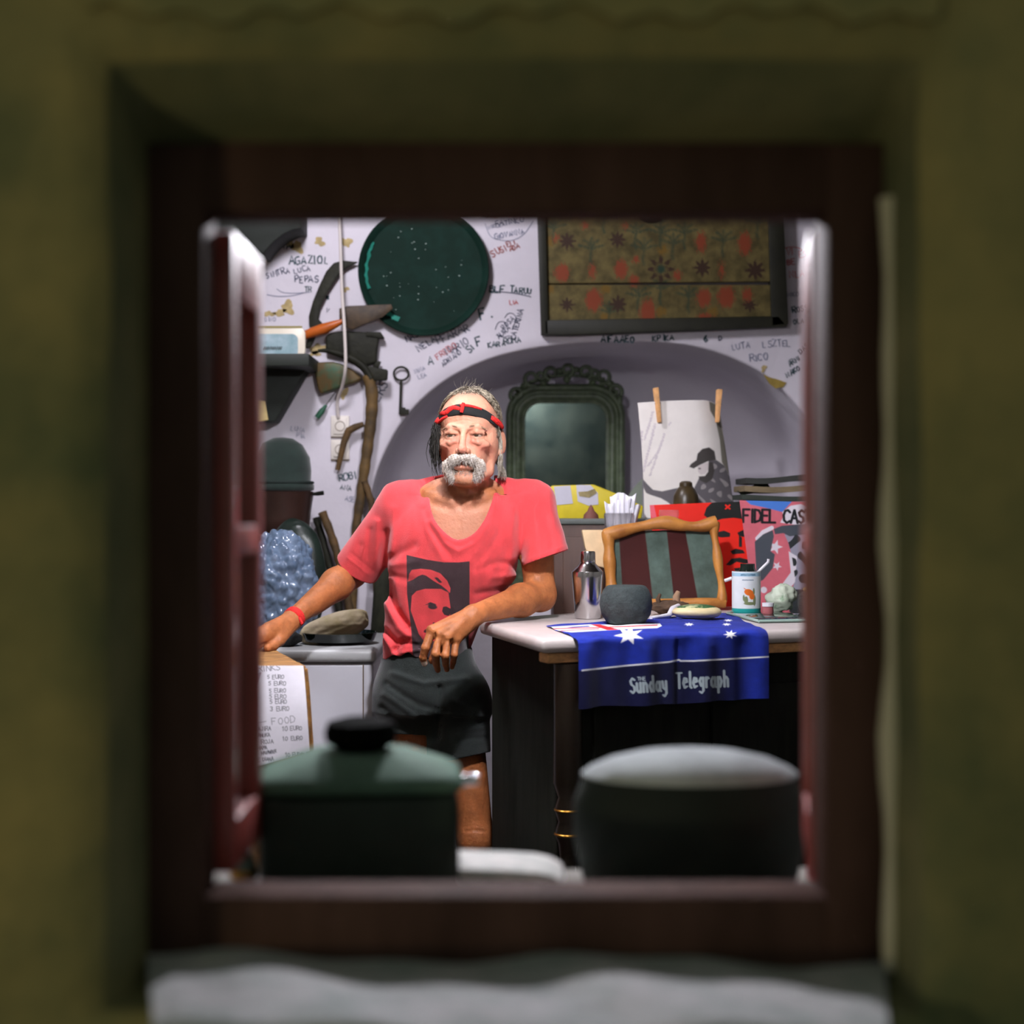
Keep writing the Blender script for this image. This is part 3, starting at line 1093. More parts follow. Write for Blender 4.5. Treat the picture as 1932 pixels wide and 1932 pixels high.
for kx, ft, r in zip(KL, FL, RF):
    u(f_cone(WRL + (kx - KL[1]) * 0.30, kx, 0.0165, r + 0.0020), 0.011)
    u(f_ell(kx + vec((0, -0.003, 0.002)), (0.0105, 0.0095, 0.0095)), 0.008)
    a = kx
    for i, b in enumerate(ft):
        u(f_cone(a, b, r - 0.0012 * i + (0.0006 if i == 1 else 0), r - 0.0012 * (i + 1)), 0.003)
        a = b
for kx, kn in zip(KL[:-1], KL[1:]):      # hollows between the knuckles
    sub(f_cone((kx + kn) / 2 + vec((0, -0.016, -0.002)), (kx + kn) / 2 + vec((-0.006, -0.014, -0.03)), 0.0040, 0.003), 0.005)
for kx in KL:                            # tendons
    u(f_cone(WRL * 0.7 + kx * 0.3 + vec((0, -0.013, 0.006)), kx + vec((0, -0.008, 0.004)), 0.0030, 0.0035), 0.008)
TH = [w(868, 1182, 3.395), w(838, 1208, 3.402), w(823, 1230, 3.395), w(815, 1246, 3.388)]
for a, b, r1, r2 in zip(TH[:-1], TH[1:], (0.017, 0.0125, 0.0112), (0.0125, 0.0112, 0.0085)):
    u(f_cone(a, b, r1, r2), 0.006)
u(f_ell(w(884, 1178, 3.40), (0.013, 0.013, 0.015)), 0.012)

# legs
for hip, knee, ank in ((w(777, 1300, 3.67), w(787, 1580, 3.70), vec((-0.235, 3.74, 0.075))), (w(856, 1300, 3.665), w(897, 1580, 3.635), vec((-0.088, 3.665, 0.075)))):
    u(f_cone(hip, knee, 0.064, 0.044), 0.03)
    u(f_ell(knee + vec((0, -0.016, 0.0)), (0.036, 0.032, 0.038)), 0.02)
    cf = knee * 0.7 + ank * 0.3 + vec((0, 0.014, 0))
    u(f_cone(knee, cf, 0.042, 0.046), 0.02)
    u(f_cone(cf, ank, 0.045, 0.030), 0.02)
    u(f_cone(ank + vec((0, 0.025, -0.038)), ank + vec((0.006, -0.13, -0.050)), 0.034, 0.022), 0.03)
    for dz in (0.050, 0.041, 0.032, 0.022):
        ar = [knee + vec((x, -0.0495 + 9 * x * x, dz + 0.006 - 6 * x * x)) for x in (-0.024, -0.012, 0.0, 0.012, 0.024)]
        for a_, b_ in zip(ar[:-1], ar[1:]):
            sub(f_cone(a_, b_, 0.0026, 0.0026), 0.005)

bv, bq = sdf_mesh(B_, (-0.70, 3.25, -0.01), (0.16, 3.86, 1.62), 0.0022)


# skin colouring layers: lips, darker eye slits and mouth line, ruddy cheeks, stubble, scalp hair roots, nails
def near(p, pts, r):
    d = np.full(len(p), 9.0)
    for q in pts:
        d = np.minimum(d, np.linalg.norm(p - np.array(q), axis=1))
    return np.clip(1 - d / r, 0, 1)


loc = (bv - HC) @ RH
face = np.clip((loc[:, 2] + 0.125) / 0.03, 0, 1) * (np.linalg.norm(loc, axis=1) < 0.17)
face = np.maximum(face, 0.75 * np.clip(1 - np.linalg.norm((bv - w(866, 990, 3.56)) / np.array((1.2, 1, 1)), axis=1) / 0.11, 0, 0.6) / 0.6)
ruddy = near(bv, [hd(-0.042, -0.07, -0.03), hd(0.042, -0.07, -0.03), hd(0, -0.112, -0.034), hd(0.02, -0.08, -0.018), hd(-0.02, -0.08, -0.018)], 0.026) + near(bv, [hd(x, -0.089, -0.0765) for x in (-0.012, 0, 0.012)], 0.012) * 1.2
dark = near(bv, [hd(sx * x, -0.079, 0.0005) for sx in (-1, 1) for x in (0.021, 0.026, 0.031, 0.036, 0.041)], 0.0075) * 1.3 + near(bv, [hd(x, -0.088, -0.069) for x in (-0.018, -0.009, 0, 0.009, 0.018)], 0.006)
hairy = np.clip((loc[:, 1] + 0.020 + 0.5 * np.maximum(0.062 - loc[:, 2], 0) * 0) / 0.02, 0, 1) * np.clip((loc[:, 2] + 0.045) / 0.02, 0, 1) * (np.abs(loc[:, 0]) < 0.0765)
hairy = np.maximum(hairy, np.clip((loc[:, 2] - 0.088) / 0.022, 0, 1)) * (np.linalg.norm(loc, axis=1) < 0.17)
nail = near(bv, [FL[0][2] + vec((-0.0005, -0.0070, 0.0005))], 0.0085)
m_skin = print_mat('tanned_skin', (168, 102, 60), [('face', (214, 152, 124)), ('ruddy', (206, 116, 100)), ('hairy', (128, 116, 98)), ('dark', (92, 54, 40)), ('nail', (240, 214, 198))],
                   rough=0.5, width=1.0, vary=0.20, scale=34, spec=0.35, bump=0.6, bscale=120)
nt_ = m_skin.node_tree
for nd in nt_.nodes:
    if nd.type == 'MAP_RANGE':
        nd.inputs['From Min'].default_value = 0
    if nd.type == 'BUMP':
        nd.inputs['Distance'].default_value = 0.0032
pb = nt_.nodes['Principled BSDF']
pb.inputs['Subsurface Weight'].default_value = 0.12
pb.inputs['Subsurface Radius'].default_value = (0.010, 0.004, 0.002)
pb.inputs['Subsurface Scale'].default_value = 0.5
body = np_mesh('body', bv, bq, m_skin, man)
for k, a in (('face', face), ('ruddy', np.clip(ruddy, 0, 1) * 0.55), ('hairy', hairy * 0.85), ('dark', np.clip(dark, 0, 1)), ('nail', (nail > 0.15) * 1.0)):
    set_attr(body.data, k, a)

# eyes
m_eye = mat('eye_white', (164, 142, 124), rough=0.25)
m_iris = mat('grey_brown_iris', (62, 52, 40), rough=0.2)
for sx in (-1, 1):
    e = blob('eye', hd(sx * 0.031, -0.0715, 0.0002), (0.0122, 0.0122, 0.0122), m_eye, man, amp=0, sub=3)
    blob('iris', hd(sx * 0.031 - 0.0004, -0.0800, 0.0002), (0.0066, 0.0048, 0.0066), m_iris, e, amp=0, sub=2)

# ---------------------------------------------------------------- T-shirt
SH = []
rows = []
for y, xl, xr, d, dep in ((1262, 722, 886, 3.665, 0.098), (1236, 722, 886, 3.665, 0.098), (1200, 722, 896, 3.66, 0.100), (1165, 726, 915, 3.66, 0.104), (1130, 731, 945, 3.655, 0.108),
                          (1085, 730, 974, 3.65, 0.112), (1030, 733, 984, 3.645, 0.112), (985, 740, 992, 3.642, 0.106), (955, 752, 996, 3.645, 0.090), (935, 780, 985, 3.65, 0.07)):
    c = w((xl + xr) / 2, y, d)
    rows.append((c[2], c[0], c[1], (xr - xl) / 2 * d / F_PX, dep))
SH.append(('U', f_loft(rows), 0.02))
SL0, SL1 = w(757, 951, 3.652), w(652, 1104, 3.742)
SR0, SR1 = w(1004, 949, 3.652), w(1034, 1075, 3.60)
SH.append(('U', f_cone(w(838, 921, 3.672), SL0, 0.034, 0.052), 0.03))
SH.append(('U', f_cone(w(924, 921, 3.672), SR0, 0.034, 0.053), 0.03))
SH.append(('U', f_cone(SL0, SL1, 0.053, 0.060), 0.025))
SH.append(('U', f_cone(SR0, SR1, 0.053, 0.062), 0.025))
SH.append(('U', f_cone(w(870, 985, 3.60), w(866, 1050, 3.60), 0.075, 0.07), 0.05))
neck_px = [tuple(q) for q in smooth_pts([(826, 893), (815, 916), (811, 945), (819, 978), (838, 1003), (863, 1018), (892, 1008), (914, 980), (928, 945), (934, 915), (934, 893)], 4)] + [(934, 800), (826, 800)]
FOLDS = [([(728, 1005), (722, 1078)], 7, -0.007), ([(711, 985), (709, 1085)], 7, 0.005), ([(698, 1000), (690, 1075)], 6, -0.004), ([(680, 1030), (672, 1065)], 7, -0.003), ([(742, 960), (736, 1040)], 9, 0.005),
         ([(735, 1100), (747, 1148), (770, 1182)], 6, -0.011), ([(727, 1140), (752, 1185), (775, 1205)], 7, 0.007), ([(727, 1190), (748, 1212), (776, 1206)], 5, -0.009), ([(724, 1203), (744, 1236)], 6, 0.008),
         ([(744, 1226), (763, 1212), (792, 1218)], 5, -0.008), ([(760, 1232), (790, 1226)], 5, 0.006), ([(812, 985), (840, 1025), (866, 1040), (896, 1024), (920, 990)], 6, 0.004), ([(800, 962), (815, 1000), (850, 1050)], 6, -0.003),
         ([(792, 940), (806, 1000), (835, 1056)], 7, 0.003), ([(938, 930), (925, 990), (900, 1040)], 7, 0.003), ([(950, 940), (940, 1010), (905, 1060)], 7, -0.003), ([(990, 955), (986, 1020), (980, 1075)], 12, -0.006),
         ([(970, 960), (966, 1050)], 9, 0.004), ([(1008, 960), (1016, 1050)], 8, 0.003), ([(1030, 975), (1044, 1040)], 7, -0.003), ([(975, 1070), (940, 1060), (900, 1075)], 7, -0.003), ([(972, 1085), (930, 1090)], 7, 0.003),
         ([(740, 1050), (780, 1030)], 8, -0.004), ([(742, 1065), (790, 1060)], 7, 0.003), ([(735, 1085), (775, 1095)], 7, -0.004), ([(960, 1110), (900, 1120)], 7, -0.003), ([(775, 1190), (800, 1215)], 6, -0.004),
         ([(690, 960), (700, 940)], 6, 0.002), ([(870, 1180), (884, 1225)], 6, -0.005), ([(655, 1052), (705, 1092)], 3, 0.0022), ([(664, 1044), (714, 1086)], 3, -0.0015), ([(985, 1060), (1068, 1030)], 3, 0.0015)]
AXL = (SL1 - SL0) / np.linalg.norm(SL1 - SL0)
CUTL = w(675, 1072, 3.725)
AXR = vec((0.335, -0.06, -0.94))
AXR /= np.linalg.norm(AXR)
CUTR = w(1027, 1053, 3.605)


def shirt_post(p, d):
    a, b = pxs(p)
    front = np.clip((3.68 - p[..., 1]) / 0.03, 0, 1)
    for pts, wd, am in FOLDS:
        s = sd_line(a, b, pts, 0.0)
        if (s > -4 * wd).any():
            d = d - am * np.exp(-(s / wd) ** 2) * front
    nk = sd_poly(a, b, neck_px) * 0.00128
    d = d - 0.0018 * np.exp(-((nk + 0.007) / 0.005) ** 2) * front
    d = d - 0.0012 * np.sin(a * 0.19 + 2 * np.sin(b * 0.03)) * np.sin(b * 0.045 + a * 0.05) * front
    outer = d
    d = np.maximum(outer, -(outer + 0.0055))
    fcut = np.where(p[..., 1] < 3.665, nk, sd_poly(a, b, [(838, 906), (932, 906), (932, 800), (838, 800)]) * 0.00128)
    d = np.maximum(d, fcut)
    hem = 1238 + 4 * np.sin(a * 0.08) + 3 * np.sin(a * 0.21)
    d = np.maximum(d, np.where((a > 712) & (a < 900), (b - hem) * 0.00128, -1))
    for c, n, far in ((CUTL, AXL, a < 722), (CUTR, AXR, a > 978)):
        d = np.maximum(d, np.where(far, (p - c) @ n, -1))
    return d


sv, sq = sdf_mesh(SH, (-0.46, 3.48, 0.80), (0.20, 3.84, 1.42), 0.0025, shirt_post, slack=0.02)
ax_, ay_ = pxs(sv)
frontf = sv[:, 1] < 3.66
blk = sd_poly(ax_, ay_, [(767, 1047), (784, 1051), (806, 1056), (838, 1061), (866, 1061), (886, 1059), (886, 1140), (883, 1250), (780, 1250), (776, 1190), (768, 1120)])
red1 = sd_poly(ax_, ay_, [(770, 1097), (772, 1083), (777, 1075), (794, 1073), (813, 1075), (831, 1082), (844, 1096), (850, 1110), (849, 1119), (842, 1112), (832, 1104), (818, 1096), (804, 1086), (797, 1084), (789, 1087), (779, 1094)])
red2 = sd_poly(ax_, ay_, [(777, 1124), (786, 1115), (802, 1111), (832, 1111), (846, 1118), (850, 1146), (850, 1166), (845, 1190), (830, 1205), (812, 1212), (801, 1211), (790, 1196), (782, 1172), (775, 1152)])
brow = sd_line(ax_, ay_, [(800, 1137), (812, 1135), (822, 1140)], 1.6)
eye1 = U(sd_ell(ax_, ay_, 816, 1145, 9, 4.5, 0.1), sd_poly(ax_, ay_, [(798, 1143), (812, 1136), (824, 1140), (820, 1144), (808, 1141)]))
eye2 = sd_poly(ax_, ay_, [(836, 1145), (842, 1144), (852, 1150), (852, 1156), (846, 1162), (838, 1160), (834, 1153)])
mouth = U(sd_ell(ax_, ay_, 806, 1190, 7, 3.5, -0.3), sd_line(ax_, ay_, [(818, 1176), (822, 1178)], 1.8))
badge = sd_poly(ax_, ay_, [(819, 1090), (825, 1089), (835, 1099), (829, 1100)])
prt = np.minimum(blk, -U(np.minimum(U(red1, red2), -U(eye1, eye2, mouth, badge)), np.full(blk.shape, -50.0)))
prt = np.where(frontf, prt, -50)
m_shirt = print_mat('washed_red_cotton', (222, 72, 76), [('print', (58, 40, 44))], rough=0.9, width=0.7, vary=0.10, scale=16, spec=0.15, bump=0.25, bscale=500, sheen=0.3)
shirt = np_mesh('t_shirt', sv, sq, m_shirt, man)
shirt['label'] = 'faded red T-shirt with black square print of a capped face'
set_attr(shirt.data, 'print', np.clip(prt, -50, 50))

# ---------------------------------------------------------------- shorts
ST = []
rows = []
for y, xl, xr, d, dep in ((1222, 724, 890, 3.668, 0.095), (1262, 716, 900, 3.668, 0.105), (1300, 710, 915, 3.668, 0.112), (1340, 708, 925, 3.668, 0.108)):
    c = w((xl + xr) / 2, y, d)
    rows.append((c[2], c[0], c[1], (xr - xl) / 2 * d / F_PX, dep))
ST.append(('U', f_loft(rows), 0.02))
ST.append(('U', f_cone(w(772, 1310, 3.67), w(772, 1420, 3.68), 0.084, 0.078), 0.03))
ST.append(('U', f_cone(w(862, 1320, 3.665), w(868, 1452, 3.645), 0.080, 0.076), 0.03))
SF = [([(730, 1290), (790, 1330), (850, 1345)], 6, -0.005), ([(725, 1310), (780, 1350)], 6, 0.004), ([(720, 1335), (770, 1375)], 6, -0.004), ([(830, 1300), (826, 1390)], 8, -0.010), ([(740, 1270), (800, 1290), (880, 1280)], 6, 0.004),
      ([(860, 1380), (915, 1372)], 5, 0.004), ([(865, 1395), (915, 1392)], 5, -0.004), ([(850, 1320), (905, 1350)], 7, 0.004)]


def shorts_post(p, d):
    a, b = pxs(p)
    front = np.clip((3.68 - p[..., 1]) / 0.03, 0, 1)
    for pts, wd, am in SF:
        d = d - am * np.exp(-(sd_line(a, b, pts, 0.0) / wd) ** 2) * front
    hemy = np.where(a < 804, 1386 + (a - 770) * 0.05, 1424 - (a - 900) * 0.22)
    d = np.maximum(d, -(d + 0.006))
    return np.maximum(d, (b - hemy) * 0.00128)


pv, pq = sdf_mesh(ST, (-0.36, 3.50, 0.55), (-0.02, 3.82, 0.98), 0.003, shorts_post, slack=0.02)
m_shorts = mat('dark_green_black_cotton', (22, 30, 28), rough=0.85, vary=0.25, scale=30, bump=0.2, bscale=300, sheen=0.2)
np_mesh('shorts', pv, pq, m_shorts, man)

# ---------------------------------------------------------------- hair, moustache, headband, wrist band, shoes
def strands(name, specs, m, parent, seed=0):
    r_ = np.random.default_rng(seed)
    V, Fc = [], []
    for root, path, rad in specs:
        pts = [np.array(p) for p in path]
        k0 = len(V)
        n = len(pts)
        for i, p in enumerate(pts):
            t = pts[min(i + 1, n - 1)] - pts[max(i - 1, 0)]
            t = t / (np.linalg.norm(t) + 1e-9)
            a = np.cross(t, (0.3, 0.8, 0.5))
            a /= np.linalg.norm(a) + 1e-9
            b = np.cross(t, a)
            rr_ = rad * (1 - 0.75 * i / (n - 1))
            for q in range(3):
                th = 2 * math.pi * q / 3
                V.append(p + (a * math.cos(th) + b * math.sin(th)) * rr_)
        for i in range(n - 1):
            for q in range(3):
                Fc.append((k0 + 3 * i + q, k0 + 3 * i + (q + 1) % 3, k0 + 3 * i + 3 + (q + 1) % 3, k0 + 3 * i + 3 + q))
    return pydata(name, V, Fc, m, parent)


m_hair = mat('grey_brown_hair', (176, 164, 142), rough=0.5, col2=(66, 56, 44), scale=130, thr=(0.38, 0.58))
m_hair2 = mat('dark_hair_lock', (40, 38, 34), rough=0.5, vary=0.4, scale=60)
m_silver = mat('silver_hair', (190, 184, 170), rough=0.5, col2=(120, 108, 88), scale=80)
m_must = mat('white_moustache', (204, 195, 186), rough=0.7, col2=(160, 146, 130), scale=120)


def skull(th, ph, k=1.0):
    """point on the scalp; th from the crown, ph around (0 = to the picture's right, -90deg = face)"""
    x, y, z = 0.0735 * math.sin(th) * math.cos(ph), 0.0935 * math.sin(th) * math.sin(ph), 0.080 * math.cos(th)
    return hd(x * k, 0.014 + y * k, 0.040 + z * k)


sp = []
for i in range(900):
    ph = RNG.uniform(-math.pi, math.pi)
    frontness = -math.sin(ph)
    tmin = 0.0 if frontness < 0.2 else 0.35 * frontness
    th0 = RNG.uniform(0.05, 1.15)
    if frontness > 0.35 and th0 > 0.62 - 0.25 * abs(math.cos(ph)) * 0:
        if abs(math.cos(ph)) < 0.78:
            continue
    # combed back and to the sides
    path = []
    lift = RNG.uniform(1.0, 1.035)
    for s in np.linspace(0, 1, 6):
        back = s * 0.55
        pp = ph
        tt = th0 + s * 0.45
        base = skull(min(tt, 1.75), pp, lift + 0.012 * math.sin(s * 3.1))
        base = base + RH @ np.array((0, 0.022 * s, 0.004 * math.sin(3 * s)))
        path.append(base + RNG.normal(size=3) * 0.0012)
    if any((RH.T @ (q - HC))[1] < -0.058 and (RH.T @ (q - HC))[2] < 0.093 for q in path):
        continue
    sp.append((0, path, RNG.uniform(0.0006, 0.0011)))
for i in range(60):      # flyaway wisps on the crown
    ph = RNG.uniform(-math.pi, math.pi)
    a = skull(RNG.uniform(0.1, 0.6), ph)
    d_ = RNG.normal(size=3) * 0.012 + np.array((0, 0.01, 0.010))
    sp.append((0, [a, a + d_ * 0.6, a + d_ + np.array((0.004, 0, 0.002))], 0.0005))
for i in range(420):     # longer locks combed back over the temples
    side = 1 if RNG.random() < 0.68 else -1
    a0 = RNG.uniform(-0.9, 0.55)
    path = []
    th0 = RNG.uniform(0.25, 0.75)
    lf = RNG.uniform(1.015, 1.06)
    for s in np.linspace(0, 1, 7):
        ph = (a0 + 0.75 * s) if side > 0 else (math.pi - a0 - 0.75 * s)
        q = skull(min(th0 + s * 0.95, 1.62), ph, lf + 0.008 * math.sin(s * 3.1))
        path.append(q + RNG.normal(size=3) * 0.0009)
    if any((RH.T @ (q - HC))[1] < -0.058 and (RH.T @ (q - HC))[2] < 0.097 for q in path):
        continue
    sp.append((0, path, RNG.uniform(0.0006, 0.0012)))
hair = strands('hair', sp, m_hair, man)
hair['label'] = 'thin grey-brown hair combed back'
sp = []
for i in range(260):     # side lock by the ear on the picture's right
    a = hd(0.070 + RNG.uniform(-0.004, 0.006), RNG.uniform(-0.030, 0.030), RNG.uniform(0.000, 0.034))
    path = [a]
    z1 = RNG.uniform(-0.098, -0.055)
    for s in (0.35, 0.65, 0.85, 1.0):
        path.append(hd(0.069 + 0.009 * math.sin(s * 3) + RNG.uniform(-0.003, 0.003), RNG.uniform(0.0, 0.004) + 0.014 * s + RNG.uniform(-0.012, 0.014), 0.02 + (z1 - 0.02) * s))
    sp.append((0, path, RNG.uniform(0.0006, 0.0011)))
for i in range(90):      # wisps behind the jaw
    a = hd(0.060 + RNG.uniform(-0.004, 0.006), RNG.uniform(0.02, 0.05), -0.05)
    path = [a] + [a + RH @ np.array((0.004 + 0.016 * s + RNG.uniform(-0.004, 0.004), 0.004, -0.052 * s * RNG.uniform(0.6, 1.0))) for s in (0.4, 0.75, 1.0)]
    sp.append((0, path, RNG.uniform(0.0006, 0.001)))
strands('side_hair', sp, m_silver, man)
sp = []
for i in range(330):     # dark lock in front of the other ear
    a = hd(-0.070 + RNG.uniform(-0.012, 0.006), RNG.uniform(-0.045, 0.030), RNG.uniform(0.000, 0.036))
    path = [a]
    ln = RNG.uniform(0.030, 0.075) if i % 7 else RNG.uniform(0.08, 0.11)
    ox = RNG.uniform(-0.014, 0.006)
    for s in (0.3, 0.6, 0.85, 1.0):
        path.append(a + RH @ np.array((ox * math.sin(s * 2.6) + RNG.uniform(-0.002, 0.002), RNG.uniform(-0.004, 0.004), -ln * s)))
    sp.append((0, path, RNG.uniform(0.0008, 0.0015)))
lk = strands('dark_hair_lock', sp, m_hair2, man)
lk['label'] = 'dark wispy lock hanging below the headband'
blob('earring', hd(-0.082, -0.01, 0.002), (0.003, 0.002, 0.002), mat('silver_metal', (220, 222, 226), rough=0.15, metal=1.0), man, amp=0, sub=2)

# moustache: a solid core with hair over it
MU = []
for sx in (-1, 1):
    MU.append(('U', f_cone(hd(sx * 0.004, -0.0975, -0.0555), hd(sx * 0.022, -0.0925, -0.0590), 0.0098, 0.0118), 0.006))
    MU.append(('U', f_cone(hd(sx * 0.022, -0.0925, -0.0590), hd(sx * 0.037, -0.0780, -0.0710), 0.0118, 0.0130), 0.006))
    MU.append(('U', f_cone(hd(sx * 0.037, -0.0780, -0.0710), hd(sx * 0.034, -0.0780, -0.0900), 0.0125, 0.0105), 0.008))
    MU.append(('U', f_cone(hd(sx * 0.034, -0.0780, -0.0900), hd(sx * 0.025, -0.0800, -0.1030), 0.0095, 0.0060), 0.008))


def mu_post(p, d):
    return d - 0.0010 * np.sin(p[..., 0] * 900 + p[..., 2] * 300) - 0.0008 * np.sin(p[..., 2] * 1100 - p[..., 0] * 400)


lo = hd(0, -0.08, -0.08)
mv, mq = sdf_mesh(MU, lo - 0.075, lo + 0.075, 0.0016, mu_post, slack=0.004)
mus = np_mesh('moustache', mv, mq, m_must, man)
mus['label'] = 'bushy white moustache running down beside the mouth'
sp = []
for i in range(1500):
    q = mv[RNG.integers(len(mv))]
    l = RH.T @ (q - HC)
    if l[1] > -0.07:
        continue
    dx = np.sign(l[0]) * (0.55 if abs(l[0]) < 0.03 else 0.10)
    dr = RH @ (np.array((dx, -0.35, -0.85)) + RNG.normal(size=3) * 0.22)
    L_ = RNG.uniform(0.006, 0.013)
    sp.append((0, [q, q + dr * L_ * 0.5, q + dr * L_ + np.array((0, 0.0015, -0.001))], 0.00045))
strands('moustache_hair', sp, m_must, mus)
# white stubble on chin and jaw
sp = []
for i in range(420):
    t = RNG.uniform(-1, 1)
    zz = RNG.uniform(-0.112, -0.084)
    a = hd(0.040 * t, -0.094 + 0.030 * t * t + 0.10 * max(0, -0.098 - zz) * 4, zz)
    best = None
    sp.append((0, [a + RH @ np.array((0, 0.010, 0)), a, a + RH @ np.array((0.001 * t, -0.001, -0.004))], 0.0004))
strands('chin_stubble', sp, m_must, mus)
# eyebrows
for sx in (-1, 1):
    sp = []
    for i in range(60):
        t = RNG.uniform(0, 1)
        a = hd(sx * (0.012 + 0.036 * t), -0.0895 + 0.015 * t * t, 0.0175 + 0.004 * math.sin(t * 3) - 0.004 * t + RNG.uniform(-0.002, 0.002))
        sp.append((0, [a, a + RH @ np.array((sx * 0.006, -0.001, 0.002 - 0.003 * t)), a + RH @ np.array((sx * 0.010, 0.001, 0.001 - 0.005 * t))], 0.0006))
    strands('eyebrow', sp, mat('brow_hair', (158, 124, 98), rough=0.6), man)

# headband: twisted red and black cloth, high on the brow and low behind the ears
m_band_r = mat('red_knit', (222, 40, 36), rough=0.85, vary=0.2, scale=200, bump=0.6, bscale=420)
m_band_k = mat('black_cloth', (26, 28, 28), rough=0.9, vary=0.3, scale=80)
band = []
for k in range(29):
    s = k / 28
    a = math.pi * (1.02 + 0.96 * s)
    x, y = 0.0775 * math.cos(a), 0.012 + 0.0985 * math.sin(a)
    z = 0.028 + 0.032 * (max(0, -math.sin(a)) ** 1.3) - (0.006 if math.cos(a) > 0 else 0.0) * abs(math.cos(a))
    band.append((x, y, z))


def band_piece(name, i0, i1, m, half, thick, dz=0.0, wob=0.0):
    bm = bmesh.new()
    pts = [hd(*[c * (1.0 if j < 2 else 1) for j, c in enumerate(band[i])]) + RH @ np.array((0, 0, dz + wob * math.sin(i * 1.3))) for i in range(i0, i1 + 1)]
    n = len(pts)
    rad = [half * (0.55 + 0.45 * math.sin(math.pi * (j + 0.6) / (n + 0.2))) for j in range(n)]
    add_tube(bm, pts, rad, 10, 1.0, up=(0, 0, 1))
    c0 = np.array(hd(0, 0.012, 0.03))
    # flatten radially
    for v in bm.verts:
        best = min(range(n), key=lambda j: (Vector(pts[j]) - v.co).length)
        ctr = Vector(pts[best])
        out = ctr - Vector((c0[0], c0[1], ctr.z))
        out.normalize()
        dd = (v.co - ctr)
        v.co -= out * dd.dot(out) * (1 - thick)
    o = from_bm(name, bm, m, None, smooth=True)
    o.parent = man
    o.matrix_parent_inverse = Matrix.LocRotScale(man.location, man.rotation_euler, man.scale).inverted()
    return o


bk = band_piece('headband', 0, 28, m_band_k, 0.0130, 0.28)
bk['label'] = 'twisted red and black cloth headband'
for nm, i0, i1, m_, hf, th, dz, wob in (('red_cord', 0, 5, m_band_r, 0.0075, 0.75, -0.002, 0.001), ('red_cord', 4, 9, m_band_r, 0.0035, 0.9, -0.009, 0.0), ('red_cord', 6, 13, m_band_r, 0.0060, 0.5, 0.004, 0.003),
                                        ('red_cord', 13, 19, m_band_r, 0.0034, 0.9, 0.0095, 0.0), ('red_cord', 22, 28, m_band_r, 0.0072, 0.7, 0.002, 0.0)):
    o = band_piece(nm, i0, i1, m_, hf, th, dz, wob)
    o.parent = bk
    o.matrix_parent_inverse = Matrix.Identity(4)
    for v in o.data.vertices:
        c0 = Vector(hd(0, 0.012, 0.03))
        out = v.co - c0
        out.z = 0
        v.co += out.normalized() * 0.0035
kp = [hd(-0.004, -0.0945, 0.052), hd(-0.002, -0.0945, 0.062), hd(0.000, -0.0905, 0.074)]
o = tube('red_loop', kp, [0.004, 0.0048, 0.004], m_band_r, None, 10)
o.parent = bk

# red wrist band on the outstretched arm
ax = (WRR - ELR) / np.linalg.norm(WRR - ELR)
c = WRR - ax * 0.004
bm = bmesh.new()
e1 = np.cross(ax, (0, 0, 1.0))
e1 /= np.linalg.norm(e1)
e2 = np.cross(ax, e1)
rings = []
for t, r in ((-0.010, 0.0245), (-0.0085, 0.0262), (0.0, 0.0268), (0.0085, 0.0260), (0.010, 0.0240)):
    rings.append([bm.verts.new(Vector(c + ax * t + (e1 * math.cos(2 * math.pi * k / 28) + e2 * math.sin(2 * math.pi * k / 28)) * r)) for k in range(28)])
for i in range(4):
    for k in range(28):
        bm.faces.new((rings[i][k], rings[i][(k + 1) % 28], rings[i + 1][(k + 1) % 28], rings[i + 1][k]))
wb = from_bm('wrist_band', bm, m_band_r, man, smooth=True)
tube('tassel', [c - e2 * 0.024 + ax * -0.004, c - e2 * 0.020 + vec((0.018, -0.012, -0.020)), c - e2 * 0.018 + vec((0.026, -0.014, -0.030))], [0.005, 0.006, 0.004], m_band_r, wb)
# dark ankle boots
for ank in (vec((-0.235, 3.74, 0.075)), vec((-0.088, 3.665, 0.075))):
    BT = [('U', f_cone(ank + vec((0, 0.005, 0.085)), ank + vec((0, 0.02, -0.03)), 0.044, 0.044), 0.02), ('U', f_cone(ank + vec((0, 0.025, -0.036)), ank + vec((0.006, -0.135, -0.044)), 0.040, 0.032), 0.03)]
    v_, q_ = sdf_mesh(BT, ank + vec((-0.09, -0.2, -0.078)), ank + vec((0.09, 0.1, 0.15)), 0.004, lambda p, d: np.maximum(d, np.maximum(0.001 - p[..., 2], p[..., 2] - 0.18)))
    np_mesh('boot', v_, q_, mat('black_leather', (24, 22, 20), rough=0.5), man)

# ================================================================== THE BAR COUNTER
SZ = 0.982          # top of the marble


def G(px, py, z=SZ):
    d = F_PX * (CAM_Z - z) / (py - 966)
    return Vector(((px - 966) * d / F_PX, d, z))


m_marble = mat('worn_white_marble', (196, 186, 182), rough=0.32, vary=0.10, scale=9, spec=0.5)
m_dark = mat('near_black_wood', (26, 27, 22), spec=0.12, rough=0.7, vary=0.3, scale=8, stretch=(6, 6, 1))
m_brown = mat('dark_brown_wood', (74, 46, 32), rough=0.6, vary=0.25, scale=6, stretch=(1, 1, 6))
m_pine = mat('pale_pine', (214, 160, 104), rough=0.6, vary=0.2, scale=20, stretch=(1, 8, 8))
FC = G(1022, 1206)
fdir = Vector((0.9086, 0.4176, 0))
fnor = Vector((0.4176, -0.9086, 0))
slab_pts = [FC, G(904, 1172.5), G(960, 1165), G(1088, 1155), Vector((0.20, 4.09, SZ)), Vector((1.25, 4.09, SZ)), FC + fdir * 1.32]
desk = thing('bar_counter', 'dark wooden counter with a rounded white marble top under the bar towel', 'counter', (0.6, 3.5, 0))
